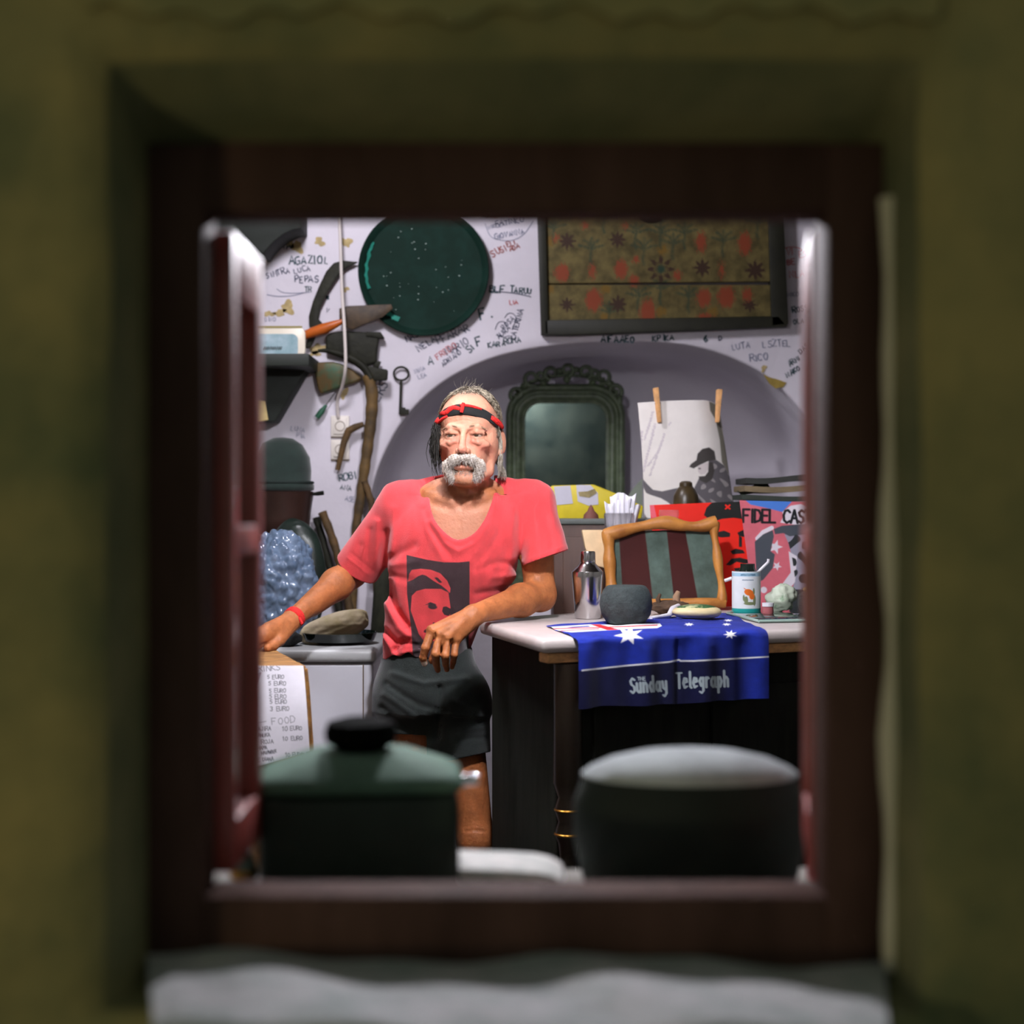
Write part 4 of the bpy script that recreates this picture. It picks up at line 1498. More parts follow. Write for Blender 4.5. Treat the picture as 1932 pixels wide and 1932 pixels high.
sb = prism('marble_top', [p - Vector((0, 0, 0.030)) for p in slab_pts], (0, 0, 0.030), m_marble, desk, bevel=0.012, seg=4)
sb['label'] = 'white marble slab with rounded edge'
cb = [FC + fdir * 0.06 - fnor * 0.05, G(904, 1172.5) + Vector((0.030, -0.012, 0)), G(960, 1165) + Vector((0.030, -0.005, 0)), Vector((0.19, 3.83, SZ)), Vector((0.26, 4.07, SZ)), Vector((1.22, 4.07, SZ)), FC + fdir * 1.28 - fnor * 0.05]
prism('carcass', [Vector((p.x, p.y, 0.0)) for p in cb], (0, 0, SZ - 0.031), m_dark, desk, bevel=0.004)
# front panels, moulding, turned corner post
for i in range(4):
    a = FC + fdir * (0.14 + 0.29 * i) - fnor * 0.05
    b = FC + fdir * (0.40 + 0.29 * i) - fnor * 0.05
    q = [Vector((a.x, a.y, 0.12)), Vector((b.x, b.y, 0.12)), Vector((b.x, b.y, 0.86)), Vector((a.x, a.y, 0.86))]
    prism('front_panel', q, fnor * 0.014, m_dark, desk, bevel=0.006)
a, b = FC + fdir * 0.02 - fnor * 0.012, FC + fdir * 1.3 - fnor * 0.012
q = [Vector((p.x, p.y, z)) for p, z in ((a, SZ - 0.052), (b, SZ - 0.052), (b, SZ - 0.031), (a, SZ - 0.031))]
prism('edge_moulding', q, -fnor * 0.045, m_pine, desk, bevel=0.004)
pc = FC + fdir * 0.075 - fnor * 0.03
prof = [(0.030, 0.0), (0.030, 0.10), (0.020, 0.12), (0.024, 0.30), (0.016, 0.52), (0.020, 0.555), (0.028, 0.575), (0.020, 0.60), (0.028, 0.625), (0.020, 0.65), (0.030, 0.68), (0.030, SZ - 0.055)]
lathe('turned_post', prof, (pc.x, pc.y, 0), mat('varnished_post_wood', (30, 22, 15), rough=0.3, spec=0.35), desk, 24)
for z in (0.575, 0.625):
    lathe('brass_ring', [(0.0265, -0.003), (0.0290, -0.001), (0.0290, 0.001), (0.0265, 0.003)], (pc.x, pc.y, z), mat('brass', (190, 140, 60), rough=0.3, metal=1.0), desk, 24)

# ---- bar towel printed with a flag, hanging over the front edge
RL, RR_ = np.array(G(1030, 1183)), np.array(G(1372, 1158))
FLc = np.array(FC + fdir * 0.072)
FRc = np.array(FC + fdir * 0.535)
fn_ = np.array(fnor)
NU, NV = 330, 260


def towel(u_, v_):
    top = np.clip(v_ / 0.66, 0, 1)
    base = (RL[None, None] * (1 - u_)[..., None] + RR_[None, None] * u_[..., None]) * (1 - top)[..., None] + (FLc[None, None] * (1 - u_)[..., None] + FRc[None, None] * u_[..., None]) * top[..., None]
    h_ = np.clip((v_ - 0.66) / 0.34, 0, 1) * (0.166 + 0.004 * u_)
    th = np.clip(h_ / 0.022, 0, math.pi / 2)
    r_ = 0.014
    out = r_ * np.sin(th)
    down = r_ * (1 - np.cos(th)) + np.maximum(h_ - 0.022 * math.pi / 2, 0)
    wave = 0.006 * np.sin(u_ * 19 + 1.2) * np.clip(h_ / 0.05, 0, 1) + 0.0035 * np.sin(u_ * 41) * np.clip(h_ / 0.05, 0, 1) - 0.004 * np.exp(-((u_ - 0.52) / 0.02) ** 2) * np.clip(h_ / 0.05, 0, 1)
    lump = 0.0012 * np.sin(u_ * 23 + v_ * 17) + 0.0012 * np.sin(u_ * 9 - v_ * 31)
    off = (out + wave * (h_ > 0) + 0.004 * np.clip(h_ / 0.02, 0, 1))[..., None] * fn_
    p = base + off
    p[..., 2] += 0.0028 + lump - down
    return [p[..., 0], p[..., 1], p[..., 2]]


uu, vv_ = np.meshgrid(np.linspace(0, 1, NU + 1), np.linspace(0, 1, NV + 1))
tp = np.stack(towel(uu, vv_), -1)
tx, ty = pxs(tp)
jack = sd_poly(tx, ty, [(1030, 1183), (1112, 1178), (1150, 1178.5), (1245, 1176), (1249, 1181), (1240, 1185), (1175, 1187.5), (1078, 1193), (1055, 1190)])
jb = U(sd_poly(tx, ty, [(1066, 1183.4), (1110, 1180.6), (1114, 1182.4), (1080, 1184.4)]), sd_poly(tx, ty, [(1166, 1182.6), (1216, 1180.2), (1190, 1182.8)]))
jack = np.minimum(jack, -jb)
wh = U(jack, sd_poly(tx, ty, star(1187, 1198, 1, sx=29, sy=19, inner=0.44, rot=0.15)), sd_poly(tx, ty, star(1378, 1197, 1, sx=14, sy=9, inner=0.4, rot=0.2)),
       sd_poly(tx, ty, star(1300, 1178, 1, sx=10, sy=3.4, inner=0.5)), sd_poly(tx, ty, star(1374, 1170.5, 1, sx=9, sy=2.6, inner=0.5)), sd_poly(tx, ty, star(1371, 1178, 1, sx=9, sy=3, inner=0.5)),
       sd_line(tx, ty, [(1098, 1265), (1180, 1256), (1262, 1249), (1281, 1245), (1284, 1247), (1310, 1247), (1452, 1239)], 1.5))
red = U(sd_line(tx, ty, [(1040, 1186.4), (1130, 1184), (1240, 1179.4)], 0.9), sd_poly(tx, ty, [(1114, 1178), (1132, 1178), (1168, 1188), (1146, 1189)]), sd_line(tx, ty, [(1058, 1190), (1130, 1186.5)], 0.7))
red = np.minimum(red, jack + 3)
tele = U(sd_text(tx, ty, strokes('Sunday', 1190, 1308, 28, math.radians(-4), 0.52), 1.9, 0.8, 1.25), sd_text(tx, ty, strokes('Telegraph', 1277, 1299, 29, math.radians(-2), 0.50), 1.9, 0.8, 1.25), sd_text(tx, ty, strokes('THE', 1203, 1284, 6.5, math.radians(-3), 1.0), 0.8))
front_sh = np.minimum(sd_poly(tx, ty, [(1060, 1269), (1180, 1257), (1262, 1250), (1310, 1248), (1480, 1238), (1480, 1350), (1060, 1350)]), (1400 - tx) * 0.014)  # shade of the hanging front put into the navy, fading out to the right
m_tow = print_mat('navy_towelling', (24, 40, 134), [('front_shade', (16, 18, 52)), ('white', (236, 236, 238)), ('redp', (204, 36, 44)), ('letters', (168, 182, 186))], rough=0.95, width=0.5, vary=0.22, scale=22, spec=0.1, bump=0.4, bscale=700, sheen=0.08)
tw = sheet('bar_towel', towel, NU, NV, m_tow, {'white': wh, 'redp': red, 'letters': tele, 'front_shade': front_sh}, None, 0.0)
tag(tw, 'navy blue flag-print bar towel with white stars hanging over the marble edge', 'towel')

# ---- things on the marble
m_steel = mat('polished_steel', (206, 204, 204), rough=0.17, metal=1.0)
b0 = G(1109, 1167)
sh = thing('cocktail_shaker', 'polished steel cocktail shaker standing at the left of the marble top', 'shaker', b0)
k = 3.6 / F_PX
lathe('body', [(0, 0.001), (0.030, 0.001), (0.0312, 0.003), (0.0345, 0.05), (0.0385, 0.100), (0.0392, 0.1125), (0.0385, 0.1145)], b0, m_steel, sh, 40)
lathe('shoulder', [(0.0385, 0.1145), (0.0360, 0.117), (0.0250, 0.127), (0.0190, 0.1335), (0.0182, 0.1365)], b0, m_steel, sh, 40)
lathe('cap', [(0.0182, 0.1365), (0.0186, 0.138), (0.0182, 0.160), (0.0165, 0.1632), (0, 0.1640)], b0, m_steel, sh, 40)

m_basalt = mat('dark_grey_stone', (42, 51, 51), rough=0.85, vary=0.25, scale=50, bump=0.7, bscale=130)
b0 = G(1181, 1179)
lt = lathe('stone_mortar', [(0, 0.001), (0.034, 0.001), (0.044, 0.006), (0.056, 0.024), (0.0605, 0.046), (0.058, 0.066), (0.052, 0.080), (0.045, 0.0885), (0.040, 0.0905), (0.020, 0.0900), (0, 0.0895)], b0, m_basalt, None, 48, angle=70)
tag(lt, 'round dark grey stone sitting in front of the rustic picture frame', 'stone')

# painted pebble
b0 = G(1318, 1172)
bp = b0 + Vector((0, 0.03, 0.0195))
m_peb = mat('cream_pebble', (214, 196, 150), rough=0.4, vary=0.15, scale=14)
pe = thing('painted_pebble', 'flat cream pebble painted with a green landscape on top', 'pebble', b0)
blob('pebble', bp, (0.0590, 0.042, 0.0185), m_peb, pe, amp=0.03, f=0.8, seed=4)
m_peb2 = mat('painted_landscape', (40, 84, 46), rough=0.35, col2=(196, 196, 150), scale=36, thr=(0.46, 0.62))
blob('painted_scene', bp + Vector((0, 0, 0.0055)), (0.0520, 0.0365, 0.0136), m_peb2, pe, amp=0.03, f=0.8, seed=4)

# white plastic bits
m_plast = mat('white_plastic', (232, 230, 236), rough=0.35)
wc = thing('plastic_clip', 'small white plastic spoon and clip lying left of the painted pebble', 'clip', G(1255, 1170))
tube('handle', [G(1228, 1171) + Vector((0, 0, 0.006)), G(1242, 1170) + Vector((0, 0, 0.008)), G(1262, 1168) + Vector((0, 0, 0.009))], [0.0045, 0.004, 0.006], m_plast, wc, 10)
tube('bowl', [G(1262, 1168) + Vector((0, 0, 0.009)), G(1270, 1165) + Vector((0, 0, 0.020)), G(1280, 1163) + Vector((0, 0, 0.026))], [0.006, 0.009, 0.006], m_plast, wc, 10)

# driftwood
m_drift = mat('brown_driftwood', (72, 52, 36), rough=0.85, vary=0.4, scale=40, bump=0.6, bscale=90)
dw = thing('driftwood', 'knobbly dark brown driftwood between the round stone and the pebble', 'driftwood', G(1268, 1160))
c = G(1268, 1160)
blob('root', c + Vector((0.0, 0, 0.018)), (0.050, 0.028, 0.019), m_drift, dw, amp=0.22, f=2.2, seed=3)
tube('twig', [c + Vector((-0.030, 0, 0.02)), c + Vector((-0.036, -0.004, 0.040)), c + Vector((-0.030, 0, 0.052))], [0.008, 0.006, 0.004], m_drift, dw)
tube('twig', [c + Vector((0.012, 0, 0.024)), c + Vector((0.010, -0.004, 0.046)), c + Vector((0.016, 0, 0.058))], [0.010, 0.009, 0.006], mat('pale_twig_end', (150, 118, 92), rough=0.8), dw)

# rustic branch frame with a striped picture
m_branch = mat('honey_branch_wood', (198, 134, 62), rough=0.5, col2=(150, 92, 36), scale=10, bump=0.4, bscale=60, stretch=(1, 1, 1))
m_cut = mat('pale_cut_wood', (218, 188, 146), rough=0.7, vary=0.12, scale=18)
FD0, FD1 = 3.900, 3.940


def fr(px, py, e=0.0):
    t = (1150 - py) / 165.0
    return P(px, py, FD0 + (FD1 - FD0) * t + e)


fo = thing('picture_frame', 'rustic honey-coloured branch frame holding a dark striped picture', 'picture frame', fr(1250, 1147))
s_ = lambda pts: [Vector(q) for q in smooth_pts([np.array(p) for p in pts], 5)]
pts = s_([fr(1140, 1010), fr(1175, 1001), fr(1215, 992), fr(1255, 986), fr(1290, 992), fr(1322, 993), fr(1352, 985)])
tube('top_branch', pts, [0.016 + 0.003 * math.sin(i * 0.5) for i in range(len(pts))], m_branch, fo, 12)
pts = s_([fr(1350, 984), fr(1347, 1004), fr(1352, 1035), fr(1356, 1070), fr(1362, 1110), fr(1362, 1136)])
tube('right_branch', pts, [0.0115 + 0.0025 * math.sin(i * 0.6) for i in range(len(pts))], m_branch, fo, 12)
pts = s_([fr(1146, 1002), fr(1149, 1030), fr(1150, 1060), fr(1153, 1100), fr(1156, 1137)])
tube('left_branch', pts, [0.0155 + 0.002 * math.sin(i * 0.8) for i in range(len(pts))], m_branch, fo, 12)
pts = s_([fr(1154, 1138, -0.004), fr(1220, 1139, -0.004), fr(1290, 1138, -0.004), fr(1330, 1137, -0.006), fr(1368, 1138)])
tube('bottom_branch', pts, [0.013] * len(pts), m_branch, fo, 12)
prism('sawn_block', [fr(1098, 1000, 0.01), fr(1140, 1000, 0.01), fr(1142, 1072, 0.01), fr(1118, 1066, 0.01), fr(1104, 1034, 0.01)], (0, 0.05, 0), m_cut, fo, bevel=0.004)
fnp = quad_map(fr(1146, 1003, 0.012), fr(1350, 998, 0.012), fr(1360, 1134, 0.012), fr(1152, 1137, 0.012))
qu, qv = np.meshgrid(np.linspace(0, 1, 101), np.linspace(0, 1, 71))
sx_ = qu * 210 + 1147 - qv * 0
st_red = U(np.minimum(sx_ - 1169 - 2 * qv, 1220 + 8 * qv - sx_), np.minimum(sx_ - 1262 - 6 * qv, 1298 + 16 * qv - sx_))
m_pic = print_mat('striped_picture', (78, 94, 86), [('stripe', (64, 28, 27))], rough=0.15, width=1.2, vary=0.3, scale=16, spec=0.6)
sheet('striped_picture', fnp, 100, 70, m_pic, {'stripe': st_red}, fo, 0.002)

# cabinet behind the counter
m_cab = mat('brown_cabinet_wood', (70, 44, 32), rough=0.55, vary=0.2, scale=5, stretch=(6, 6, 1))
CZ = 1.222
cab = thing('back_cabinet', 'dark brown wooden cabinet behind the counter with a dull grey top edge', 'cabinet', (0.65, 4.2, 0))
box('body', (0.115, 4.105, 0), (1.30, 4.42, CZ - 0.016), m_cab, cab, 0.004)
box('top_board', (0.100, 4.098, CZ - 0.016), (1.31, 4.43, CZ), mat('dull_grey_board', (86, 92, 88), rough=0.6, vary=0.15), cab, 0.003)
for x in (0.14, 0.52, 0.90):
    box('door', (x, 4.0975, 0.10), (x + 0.34, 4.106, CZ - 0.05), m_cab, cab, 0.003)

# yellow packet with grey pictures
yb = thing('yellow_packet', 'yellow packet with pale pictures standing below the ornate mirror', 'packet', P(1125, 979, 4.24))
y0, y1 = 4.215, 4.275
prism('packet', [P(1030, 979, y0), P(1210, 979, y0), P(1214, 955, y0), P(1160, 930, y0), P(1120, 914, y0), P(1040, 916, y0)], (0, y1 - y0, 0), mat('yellow_card', (204, 184, 34), rough=0.5, vary=0.15, scale=8), yb, bevel=0.004)
m_lab = mat('grey_white_label', (196, 194, 206), rough=0.6, vary=0.05)
prism('picture_label', [P(a, b, y0 - 0.0015) for a, b in ((1045, 918), (1076, 916), (1081, 950), (1050, 953))], (0, 0.001, 0), m_lab, yb)
prism('picture_label', [P(a, b, y0 - 0.0015) for a, b in ((1087, 915), (1114, 915), (1128, 930), (1129, 952), (1110, 954), (1090, 946))], (0, 0.001, 0), m_lab, yb)
prism('picture_print', [P(a, b, y0 - 0.0028) for a, b in ((1091, 928), (1108, 927), (1122, 922), (1126, 930), (1112, 939), (1093, 936))], (0, 0.001, 0), mat('olive_print', (140, 126, 84), rough=0.6, vary=0.3, scale=60), yb)

# small brown figure standing on the cabinet edge
fg = lathe('wooden_stopper', [(0, 0), (0.022, 0), (0.020, 0.012), (0.010, 0.022), (0.006, 0.032), (0, 0.040)], P(1115, 979, 4.14), mat('dull_red_wood', (110, 66, 56), rough=0.7, vary=0.2), None, 16)
tag(fg, 'small dull red wooden stopper in front of the yellow packet', 'stopper')

# plastic tumblers behind the frame, one stuffed with napkins
m_clear = mat('clear_plastic', (240, 240, 244), rough=0.08, trans=0.9, ior=1.3)
m_nap = mat('white_napkin', (238, 236, 244), rough=0.85, vary=0.05)


def tumbler(px, d, r, ztop, label):
    p = P(px, 966, d)
    t = thing('plastic_tumbler', label, 'tumbler', (p.x, p.y, SZ), 'ridged plastic tumblers behind the picture frame')
    prof = [(0, 0.001), (r * 0.75, 0.001)]
    n = 26
    for i in range(n + 1):
        z = 0.003 + (ztop - SZ - 0.003) * i / n
        prof.append((r * (0.75 + 0.25 * i / n) + (0.0015 if i % 2 else 0), z))
    lathe('cup', prof, (p.x, p.y, SZ), m_clear, t, 28, angle=20)
    return t


tumbler(1168, 4.012, 0.040, P(0, 968, 4.012).z, 'clear ridged plastic tumbler stuffed with white napkins')
tumbler(1262, 4.020, 0.026, P(0, 962, 4.020).z, 'empty clear ridged plastic tumbler in front of the red poster')
nk = P(1172, 968, 4.012)
for i, (dx, dz, hh, rot, wd) in enumerate(((-0.024, 0, 0.030, -0.10, 0.022), (-0.004, 0.006, 0.044, 0.05, 0.024), (0.020, 0.004, 0.045, 0.15, 0.020), (0.034, -0.004, 0.022, 0.45, 0.022))):
    V, Fc = [], []
    r_ = random.Random(i)
    n, mm_ = 10, 8
    for j in range(mm_ + 1):
        for q in range(n + 1):
            s, t = q / n - 0.5, j / mm_
            x = s * 2.3 * wd * (0.6 + 0.4 * t)
            y = 0.006 * math.sin(s * 17 + i * 2) * (0.4 + t) + 0.004 * math.sin(t * 5 + s * 9)
            z = (t * (0.09 + hh) - 0.09) + (0.006 * math.sin(s * 7 + i * 1.9) if j == mm_ else 0)
            V.append(Vector((nk.x + dx * 0.8 + x * math.cos(rot) + z * math.sin(rot) * 0.4, nk.y + y + 0.004 * i - 0.006, nk.z + dz + z)))
    for j in range(mm_):
        for q in range(n):
            a = j * (n + 1) + q
            Fc.append((a, a + 1, a + n + 2, a + n + 1))
    o = pydata('paper_napkin', V, Fc, m_nap)
    o.modifiers.new('thickness', 'SOLIDIFY').thickness = 0.0012
    tag(o, ['folded white napkin, leftmost in the tumbler', 'tallest white napkin in the middle of the tumbler', 'white napkin with a curled tip, right of the tallest', 'short white napkin leaning out at the right of the tumbler'][i], 'napkin', 'napkins in the tumbler')

# white poster held by clothes pegs
PD = 4.30


def poster_fn(u_, v_):
    px = (1203 + 12 * v_ + 3 * np.sin(v_ * 3)) * (1 - u_) + (1357 + 31 * v_) * u_
    py = (760 - 5 * np.sin(u_ * 2.2) + 10 * np.clip((u_ - 0.8) / 0.2, 0, 1) ** 2) * (1 - v_) + 978 * v_
    d = PD + 0.035 * np.clip((u_ - 0.70) / 0.30, 0, 1) ** 2 * (1 - 0.5 * v_) - 0.006 * np.sin(u_ * 4)
    return [(px - 966) * d / F_PX, d, CAM_Z - (py - 966) * d / F_PX]


qu, qv = np.meshgrid(np.linspace(0, 1, 121), np.linspace(0, 1, 151))
wp = np.stack(poster_fn(qu, qv), -1)
X_, Y_ = pxs(wp)
cap = sd_poly(X_, Y_, [(1300, 881), (1304, 875), (1314, 868), (1316, 856), (1325, 847), (1338, 844), (1348, 851), (1351, 868), (1336, 870), (1319, 878), (1309, 884)])
hairp = sd_poly(X_, Y_, [(1336, 868), (1352, 868), (1366, 878), (1378, 899), (1388, 980), (1318, 980), (1310, 920), (1319, 902), (1331, 904), (1338, 894), (1340, 880)])
arm = sd_poly(X_, Y_, [(1206, 903), (1214, 905), (1222, 914), (1232, 924), (1249, 927), (1276, 921), (1306, 915), (1320, 946), (1320, 980), (1300, 980), (1259, 947), (1247, 940), (1228, 934), (1219, 930)])
darkr = sd_poly(X_, Y_, [(1338, 757), (1352, 764), (1360, 800), (1372, 860), (1382, 900), (1376, 896), (1362, 872), (1358, 830), (1350, 792), (1340, 775)])
facep = sd_poly(X_, Y_, [(1316, 880), (1328, 874), (1337, 872), (1337, 884), (1331, 894), (1322, 896), (1317, 890)])
beardp = U(sd_poly(X_, Y_, [(1337, 872), (1345, 872), (1348, 888), (1344, 904), (1332, 912), (1320, 906), (1318, 899), (1330, 898), (1336, 890)]), sd_ell(X_, Y_, 1320, 884, 2.5, 1.5))
np_ = np.sin(X_ * 0.31 + 2 * np.sin(Y_ * 0.17)) + np.sin(Y_ * 0.27 - X_ * 0.11)
lightp = np.minimum(hairp, (np_ - 0.9) * 4)
scr = []
rs = random.Random(5)
for (x0, y0_, x1, y1_) in ((1211, 812, 1206, 880), (1232, 776, 1216, 830), (1236, 800, 1214, 890), (1254, 818, 1226, 898), (1266, 796, 1262, 803), (1246, 846, 1222, 880)):
    n = int(abs(y1_ - y0_) / 1.1)
    pl = []
    for i in range(n + 1):
        t = i / n
        pl.append((x0 + (x1 - x0) * t + (2.6 if i % 2 else -2.6) * rs.uniform(0.4, 1.1), y0_ + (y1_ - y0_) * t + rs.uniform(-1.0, 1.0)))
    scr.append(pl)
ink = sd_text(X_, Y_, scr, 0.35)
m_post = print_mat('white_poster_paper', (232, 226, 220), [('ink', (176, 162, 176)), ('dark_edge', (120, 116, 104)), ('figure', (96, 92, 96)), ('light', (150, 144, 144)), ('face', (206, 196, 194)), ('cap', (66, 62, 60))], rough=0.55, width=0.9, vary=0.05, scale=9)
po = thing('poster', 'curling white poster with a photo of a capped bearded figure, pegged at the top', 'poster', P(1290, 979, PD))
sheet('paper', poster_fn, 120, 150, m_post, {'ink': ink, 'dark_edge': darkr, 'figure': U(hairp, arm), 'cap': U(cap, beardp), 'face': facep, 'light': lightp}, po, 0.0008)
m_peg = mat('clothes_peg_wood', (214, 160, 104), rough=0.65, vary=0.2, scale=60)


def peg(x0, y0_, x1, y1_, label):
    t = thing('clothes_peg', label, 'clothes peg', P(x1, y1_, PD - 0.012), 'pegs on the white poster')
    a, b = P(x0, y0_, PD - 0.012), P(x1, y1_, PD - 0.012)
    dr = (b - a).normalized()
    sd = Vector((dr.z, 0, -dr.x))
    for yo, sgn in ((-0.0095, 1), (0.0045, -1)):
        q = [a + sd * 0.0075, a - sd * 0.0075, b - sd * 0.0055, b + sd * 0.0055]
        q = [p + Vector((0, yo, 0)) for p in q]
        q[0] = q[0] + Vector((0, -sgn * 0.005, 0))
        q[1] = q[1] + Vector((0, -sgn * 0.005, 0))
        prism('prong', q, (0, 0.005, 0), m_peg, t, bevel=0.001)
    mid_ = a.lerp(b, 0.45)
    tube('spring', [mid_ - sd * 0.0085 + Vector((0, -0.010, 0)), mid_ + sd * 0.0085 + Vector((0, -0.010, 0))], 0.0012, mat('silver_metal', (220, 222, 226)), t, 6)
    return t


peg(1237, 732, 1244, 797, 'wooden clothes peg on the left corner of the white poster')
peg(1357, 735, 1353, 797, 'wooden clothes peg on the right corner of the white poster')

# brown bottle in front of the poster
bb = P(1294, 979, 4.18)
bo = thing('brown_bottle', 'squat dark brown bottle in front of the white poster', 'bottle', (bb.x, bb.y, CZ))
m_bot = mat('dark_brown_glazed', (62, 50, 30), rough=0.35, vary=0.2, scale=30)
lathe('body', [(0, 0), (0.036, 0), (0.038, 0.01), (0.037, 0.045), (0.034, 0.065), (0.026, 0.082), (0.018, 0.090)], (bb.x, bb.y, CZ), m_bot, bo, 28)
lathe('stopper', [(0.018, 0.090), (0.0185, 0.0905), (0.018, 0.100), (0.012, 0.1045), (0, 0.1055)], (bb.x, bb.y, CZ), m_bot, bo, 28)

# red poster with a plain black face, leaning on the cabinet
def lean(px, py, d0=4.050, d1=4.088):
    t = (1146 - py) / 200.0
    return P(px, py, d0 + (d1 - d0) * t)


RP = [lean(1226, 953), lean(1424, 945), lean(1428, 1146), lean(1244, 1146)]
rp = thing('red_poster', 'red card printed with a plain black capped face, behind the rustic frame', 'poster', lean(1330, 1146))
fnr = quad_map(*RP)
qu, qv = np.meshgrid(np.linspace(0, 1, 141), np.linspace(0, 1, 141))
X_, Y_ = pxs(np.stack(fnr(qu, qv), -1))
capk = sd_poly(X_, Y_, [(1328, 972), (1333, 958), (1342, 949), (1362, 944), (1400, 942), (1410, 952), (1421, 962), (1419, 988), (1406, 980), (1384, 977), (1362, 979), (1345, 985)])
kx = U(sd_line(X_, Y_, [(1369, 953), (1377, 960)], 1.5), sd_line(X_, Y_, [(1377, 953), (1369, 960)], 1.5))
capk = np.minimum(capk, -kx)
facek = U(sd_poly(X_, Y_, [(1354, 1004), (1366, 1001), (1378, 1006), (1377, 1013), (1362, 1014), (1355, 1013)]), sd_poly(X_, Y_, [(1391, 1005), (1404, 999), (1418, 1000), (1418, 1011), (1402, 1013), (1394, 1011)]),
          sd_poly(X_, Y_, [(1394, 1010), (1400, 1014), (1400, 1032), (1394, 1032)]), sd_poly(X_, Y_, [(1378, 1040), (1388, 1035), (1402, 1038), (1406, 1044), (1392, 1045), (1382, 1046)]),
          sd_poly(X_, Y_, [(1369, 1066), (1380, 1054), (1396, 1052), (1412, 1056), (1420, 1066), (1404, 1063), (1390, 1060), (1378, 1067)]), sd_poly(X_, Y_, [(1384, 1072), (1404, 1070), (1400, 1077), (1388, 1078)]),
          sd_poly(X_, Y_, [(1421, 980), (1430, 980), (1432, 1150), (1416, 1150), (1419, 1060)]))
m_redp = print_mat('red_card', (226, 34, 18), [('fold', (226, 96, 110)), ('blk', (22, 24, 22))], rough=0.45, width=0.6, vary=0.06, scale=12)
foldp = sd_poly(X_, Y_, [(1222, 950), (1233, 950), (1242, 990), (1234, 990)])
sheet('card', fnr, 140, 140, m_redp, {'blk': U(capk, facek), 'fold': foldp}, rp, 0.003)

# magazine cover
MP = [lean(1396, 944, 4.036, 4.070), lean(1640, 950, 4.036, 4.070), lean(1640, 1146, 4.036, 4.070), lean(1424, 1146, 4.036, 4.070)]
RPd = lambda px, py: lean(px, py, 4.036, 4.070)
mg = thing('magazine', 'large pink and grey magazine with bold black title letters at the right', 'magazine', RPd(1520, 1146))
for i in range(4):
    MP[i] = MP[i] + Vector((0, 0.006, 0)) if i in (0, 3) else MP[i]
fnm = quad_map(*MP)
qu, qv = np.meshgrid(np.linspace(0, 1, 241), np.linspace(0, 1, 201))
X_, Y_ = pxs(np.stack(fnm(qu, qv), -1))
blue = sd_poly(X_, Y_, [(1402, 940), (1500, 940), (1476, 966), (1440, 957), (1416, 952)])
white = U(sd_poly(X_, Y_, [(1476, 966), (1492, 954), (1512, 951), (1528, 958), (1660, 958), (1660, 990), (1500, 990), (1472, 986), (1478, 975)]), sd_poly(X_, Y_, star(1463, 1032, 14, 5, 0.42, 0.3)), sd_poly(X_, Y_, star(1466, 1068, 9, 5, 0.42, 0.5)),
          sd_line(X_, Y_, [(1429, 1016), (1440, 1004), (1456, 996)], 4), sd_ell(X_, Y_, 1441, 1113, 6, 6), sd_poly(X_, Y_, [(1488, 1040), (1492, 1080), (1470, 1110), (1450, 1130), (1476, 1128), (1500, 1098), (1504, 1050)]))
dk = U(sd_poly(X_, Y_, [(1460, 998), (1475, 992), (1510, 989), (1660, 989), (1660, 1006), (1520, 1008), (1490, 1012), (1478, 1006), (1462, 1008)]),
       sd_poly(X_, Y_, [(1424, 1022), (1440, 1008), (1458, 1000), (1460, 1012), (1454, 1040), (1462, 1046), (1458, 1072), (1440, 1094), (1428, 1100)]))
greyz = sd_poly(X_, Y_, [(1480, 1008), (1660, 1004), (1660, 1150), (1486, 1150), (1500, 1092), (1494, 1050), (1488, 1026)])
nz = np.sin(X_ * 0.22 + 2 * np.sin(Y_ * 0.11)) + np.sin(Y_ * 0.19 - X_ * 0.07 + 1.5 * np.sin(X_ * 0.13))
darkb = np.minimum(greyz, (nz - 0.25) * 6)
darkb = U(darkb, np.minimum(greyz, Y_ - 1112 + 0.3 * (X_ - 1500) * 0))
title = sd_text(X_, Y_, strokes('FIDEL CASTRO', 1402, 985, 24, math.radians(1), 0.80, adv=1.10), 2.3, 0.9, 1.0)
m_mag = print_mat('magazine_print', (206, 104, 116), [('blue', (74, 124, 206)), ('grey', (150, 148, 164)), ('white', (224, 218, 226)), ('hand', (70, 76, 84)), ('beard', (44, 48, 50)), ('title', (24, 28, 30))],
                  rough=0.4, width=0.8, vary=0.06, scale=30)
sheet('cover', fnm, 240, 200, m_mag, {'blue': blue, 'grey': greyz, 'white': white, 'hand': dk, 'beard': darkb, 'title': title}, mg, 0.004)

